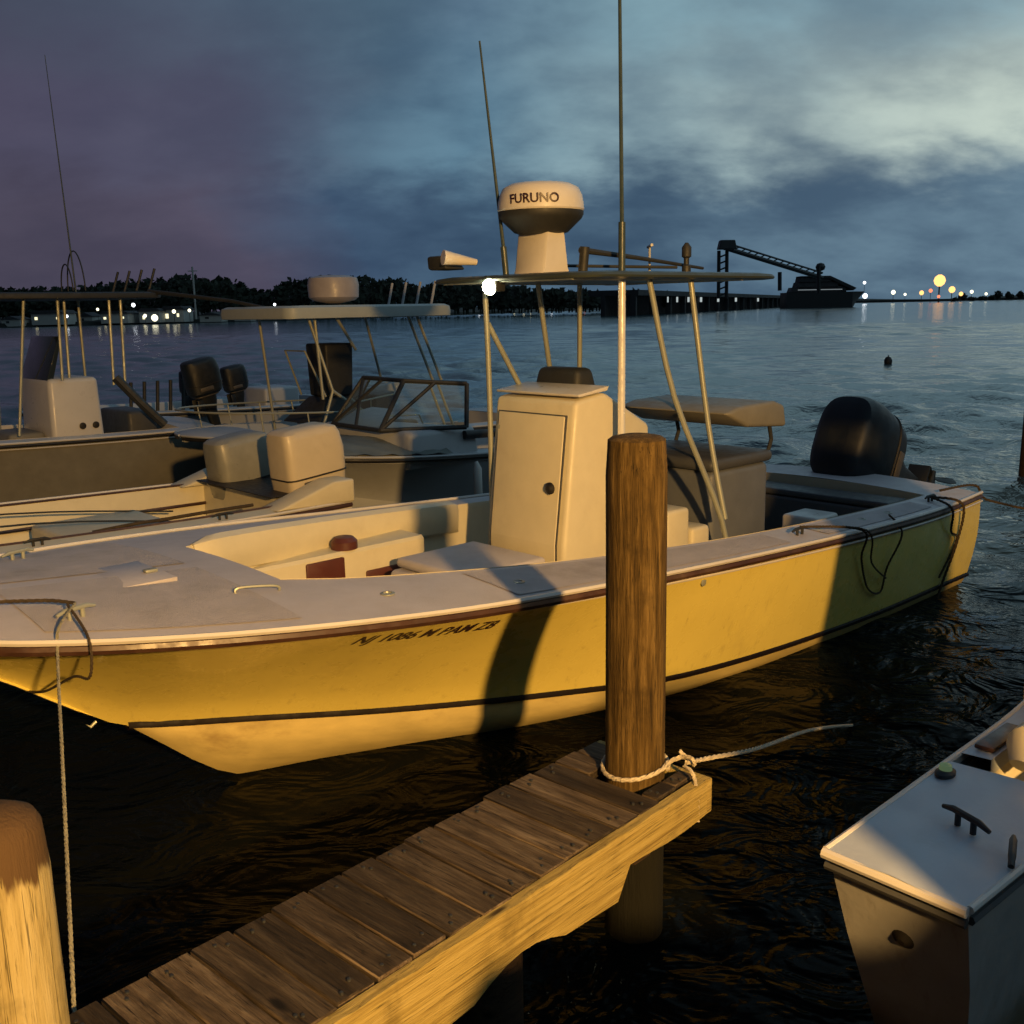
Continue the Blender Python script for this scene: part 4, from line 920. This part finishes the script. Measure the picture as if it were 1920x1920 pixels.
# small sheds, jetties and moored craft on the far left shore
for k, (px, w_, hgt, d, lb) in enumerate(((20, 34, 14, 246, 'small dark shed at the far left of the shore'), (160, 26, 17, 262, 'narrow pale boathouse between the canopy poles and the lit buildings'), (395, 40, 13, 272, 'low pale boathouse right of the lit shore buildings'), (455, 30, 12, 280, 'small pale boathouse left of the lone white lamp'), (560, 46, 12, 296, 'low long shed right of the lone white lamp'))):
    p0 = at(px, 604-px*.01, d); r_ = thing('boathouse', (p0.x, d, .6), 0, lb, 'building'); a_ = w_/F*d/2; h_ = hgt/F*d
    MB().box((-a_, 0, -.4), (a_, 6, h_*.7), .04, 1).build('wall', M['wallw'], r_); MB().poly([(-a_-.3, h_*.7), (a_+.3, h_*.7), (0, h_*1.15)], -.3, 6.3, .02).build('roof', M['roofd'], r_)
    MB().box((-a_*.5, -.05, .4), (-a_*.15, .03, h_*.5), .01, 1).build('door', M['roofd'], r_)
# buoy
bu = thing('buoy', (14.65, 39.5, 0), 0, 'small dark buoy floating alone on the open water', 'buoy')
MB().lathe([(.1, -.1), (.15, .03), (.15, .14), (.1, .24), (.03, .28)], n=16).build('float', M['black'], bu); MB().tube([(0, 0, .25), (0, 0, .33)], .02, 6).build('ring', M['black'], bu)
# small marks on the shore: mast
ms = thing('flagpole', (at(365, 560, 270).x, 270, 0), 0, 'thin pole with a crosspiece above the wooded ridge', 'pole')
MB().tube([(0, 0, 1), (0, 0, at(365, 500, 270).z)], .25, 6).build('mast', M['wallw'], ms); MB().tube([(-1.2, 0, at(365, 508, 270).z), (1.2, 0, at(365, 508, 270).z)], .15, 6).build('crosspiece', M['wallw'], ms)

# ---------------------------------------------------------------- sky (dusk, clouded)
# the dock the photographer stands on, with two unseen blocks added to shade the skiff
dock = thing('main_dock', (0, 0, .8), 0, 'wide plank dock in front of the finger pier, under the camera', 'dock')
b = MB()
for k in range(48): b.box((-3.2+k*.15, -4, -.04), (-3.2+k*.15+.14, 1.25, 0), .004, 1)
b.build('deck_planks', M['plank'], dock); MB().box((-3.2, 1.2, -.3), (4.0, 1.24, -.045), .005).build('side_stringer', M['fascia'], dock)
MB().box((-3.2, 1.0, -1.8), (-3.0, 1.15, -.05), .02).build('support_post', M['beam'], dock)
blk_post = thing('shade_post', (1.745, 1.0, .8), 0, 'unseen grey post added to shade the skiff deck', 'shade post')  # unseen block, added to cast the shadow over the skiff deck
MB().box((-.24, -.12, 0), (.24, .12, 1.05), .02).build('shade_post_body', M['gel'], blk_post); MB().box((-.26, -.14, 1.05), (.26, .14, 1.2), .04, 3, taper=(.7, .6)).build('shade_post_cap', M['grey'], blk_post)
blk_box = thing('shade_box', (1.5, .55, .8), 0, 'unseen white box added to shade the skiff hull', 'box')  # unseen block, added to keep lamplight off the skiff's lower bow
MB().box((-.8, -.25, 0), (1.4, .25, .6), .03).build('shade_box_body', M['gel'], blk_box); MB().box((-.83, -.28, .6), (1.43, .28, .7), .03, 3).build('shade_box_top', M['gel'], blk_box)

w = bpy.data.worlds.new('World'); SC.world = w; w.use_nodes = True; t = NT(w.node_tree); bg = t.n['Background']
co = t.add('ShaderNodeTexCoord').outputs['Generated']
sx = t.add('ShaderNodeSeparateXYZ', i_0=co); X_, Y_, Z_ = sx.outputs[0], sx.outputs[1], sx.outputs[2]
zc = t.math('ADD', t.math('MAXIMUM', Z_, 0.), .42)
cl = t.add('ShaderNodeCombineXYZ', i_0=t.math('DIVIDE', X_, zc), i_1=t.math('DIVIDE', Y_, zc), i_2=0.).outputs[0]
n1 = t.noise(t.mapping(cl, (1, 1.3, 1)), 1.6, 6, .5, .1); n2 = t.noise(t.mapping(cl, (1, 1.3, 1)), 6, 6, .55, .1)
az = t.math('ADD', X_, t.math('MULTIPLY', t.math('SUBTRACT', n1, .5), .25))
f = t.maprange(az, -.55, .5)
low = t.ramp(f, [(0., lin(66, 62, 78)), (.18, lin(78, 74, 92)), (.34, lin(58, 78, 102)), (.5, lin(64, 88, 110)), (.72, lin(74, 98, 118)), (1., lin(88, 112, 130))])
mid = t.ramp(f, [(0., lin(72, 68, 88)), (.18, lin(76, 78, 98)), (.36, lin(76, 100, 120)), (.5, lin(88, 120, 140)), (.72, lin(128, 152, 160)), (1., lin(168, 182, 176))])
hig = t.ramp(f, [(0., lin(62, 66, 82)), (.18, lin(70, 80, 98)), (.36, lin(78, 102, 120)), (.5, lin(86, 112, 132)), (.72, lin(108, 138, 152)), (1., lin(120, 148, 160))])
zz = t.math('ADD', Z_, t.math('MULTIPLY', t.math('SUBTRACT', n2, .5), .10))
c = t.mix(t.maprange(zz, .085, .15), low, mid); c = t.mix(t.maprange(zz, .17, .27), c, hig)
cloud = t.math('ADD', t.math('MULTIPLY', n1, .65), t.math('MULTIPLY', n2, .35))
amp = t.maprange(f, .1, .6, .35, 1.)
shade = t.math('MULTIPLY', t.maprange(cloud, .38, .62, -.34, .26), amp)
sc_ = t.math('ADD', shade, 1.)
g3 = t.add('ShaderNodeCombineXYZ', i_0=t.math('ADD', t.math('MULTIPLY', shade, 1.1), 1.), i_1=sc_, i_2=t.math('ADD', t.math('MULTIPLY', shade, .8), 1.)).outputs[0]
c = t.mix(1., c, g3, 'MULTIPLY')
# night sky behind the camera, dusk in front
bk_ = t.maprange(Y_, -.15, .75, .0, 1.); c = t.mix(bk_, lin(28, 28, 36), c)
c = t.mix(t.math('MULTIPLY', t.maprange(Z_, .36, .5), t.maprange(f, .3, .7)), c, lin(138, 170, 182))
zen = t.maprange(Z_, .65, .9, 0, 1); c = t.mix(zen, c, lin(58, 72, 92))
t.put(bg.inputs['Color'], c); bg.inputs['Strength'].default_value = 1.1

# the dock lamp behind the camera that lights the boats
ld = bpy.data.lights.new('dock_lamp', 'POINT'); ld.energy = 5300; ld.color = (1, .56, .17); ld.shadow_soft_size = .12
lo = bpy.data.objects.new('dock_lamp', ld); C.objects.link(lo); lo.location = (2.5, -3.4, 3.75)

# ---------------------------------------------------------------- camera
cd = bpy.data.cameras.new('camera'); cam = bpy.data.objects.new('camera', cd); C.objects.link(cam); SC.camera = cam
cd.sensor_width = 36; cd.lens = 36*F/1920; cd.clip_start = .05; cd.clip_end = 12000
m3 = Matrix((rt, up, -fw)).transposed(); cam.matrix_world = Matrix.Translation((0, 0, H)) @ m3.to_4x4()
vs = SC.view_settings; vs.view_transform = 'Standard'; vs.look = 'None'; vs.exposure = 0; vs.gamma = 1; vs.use_curve_mapping = False
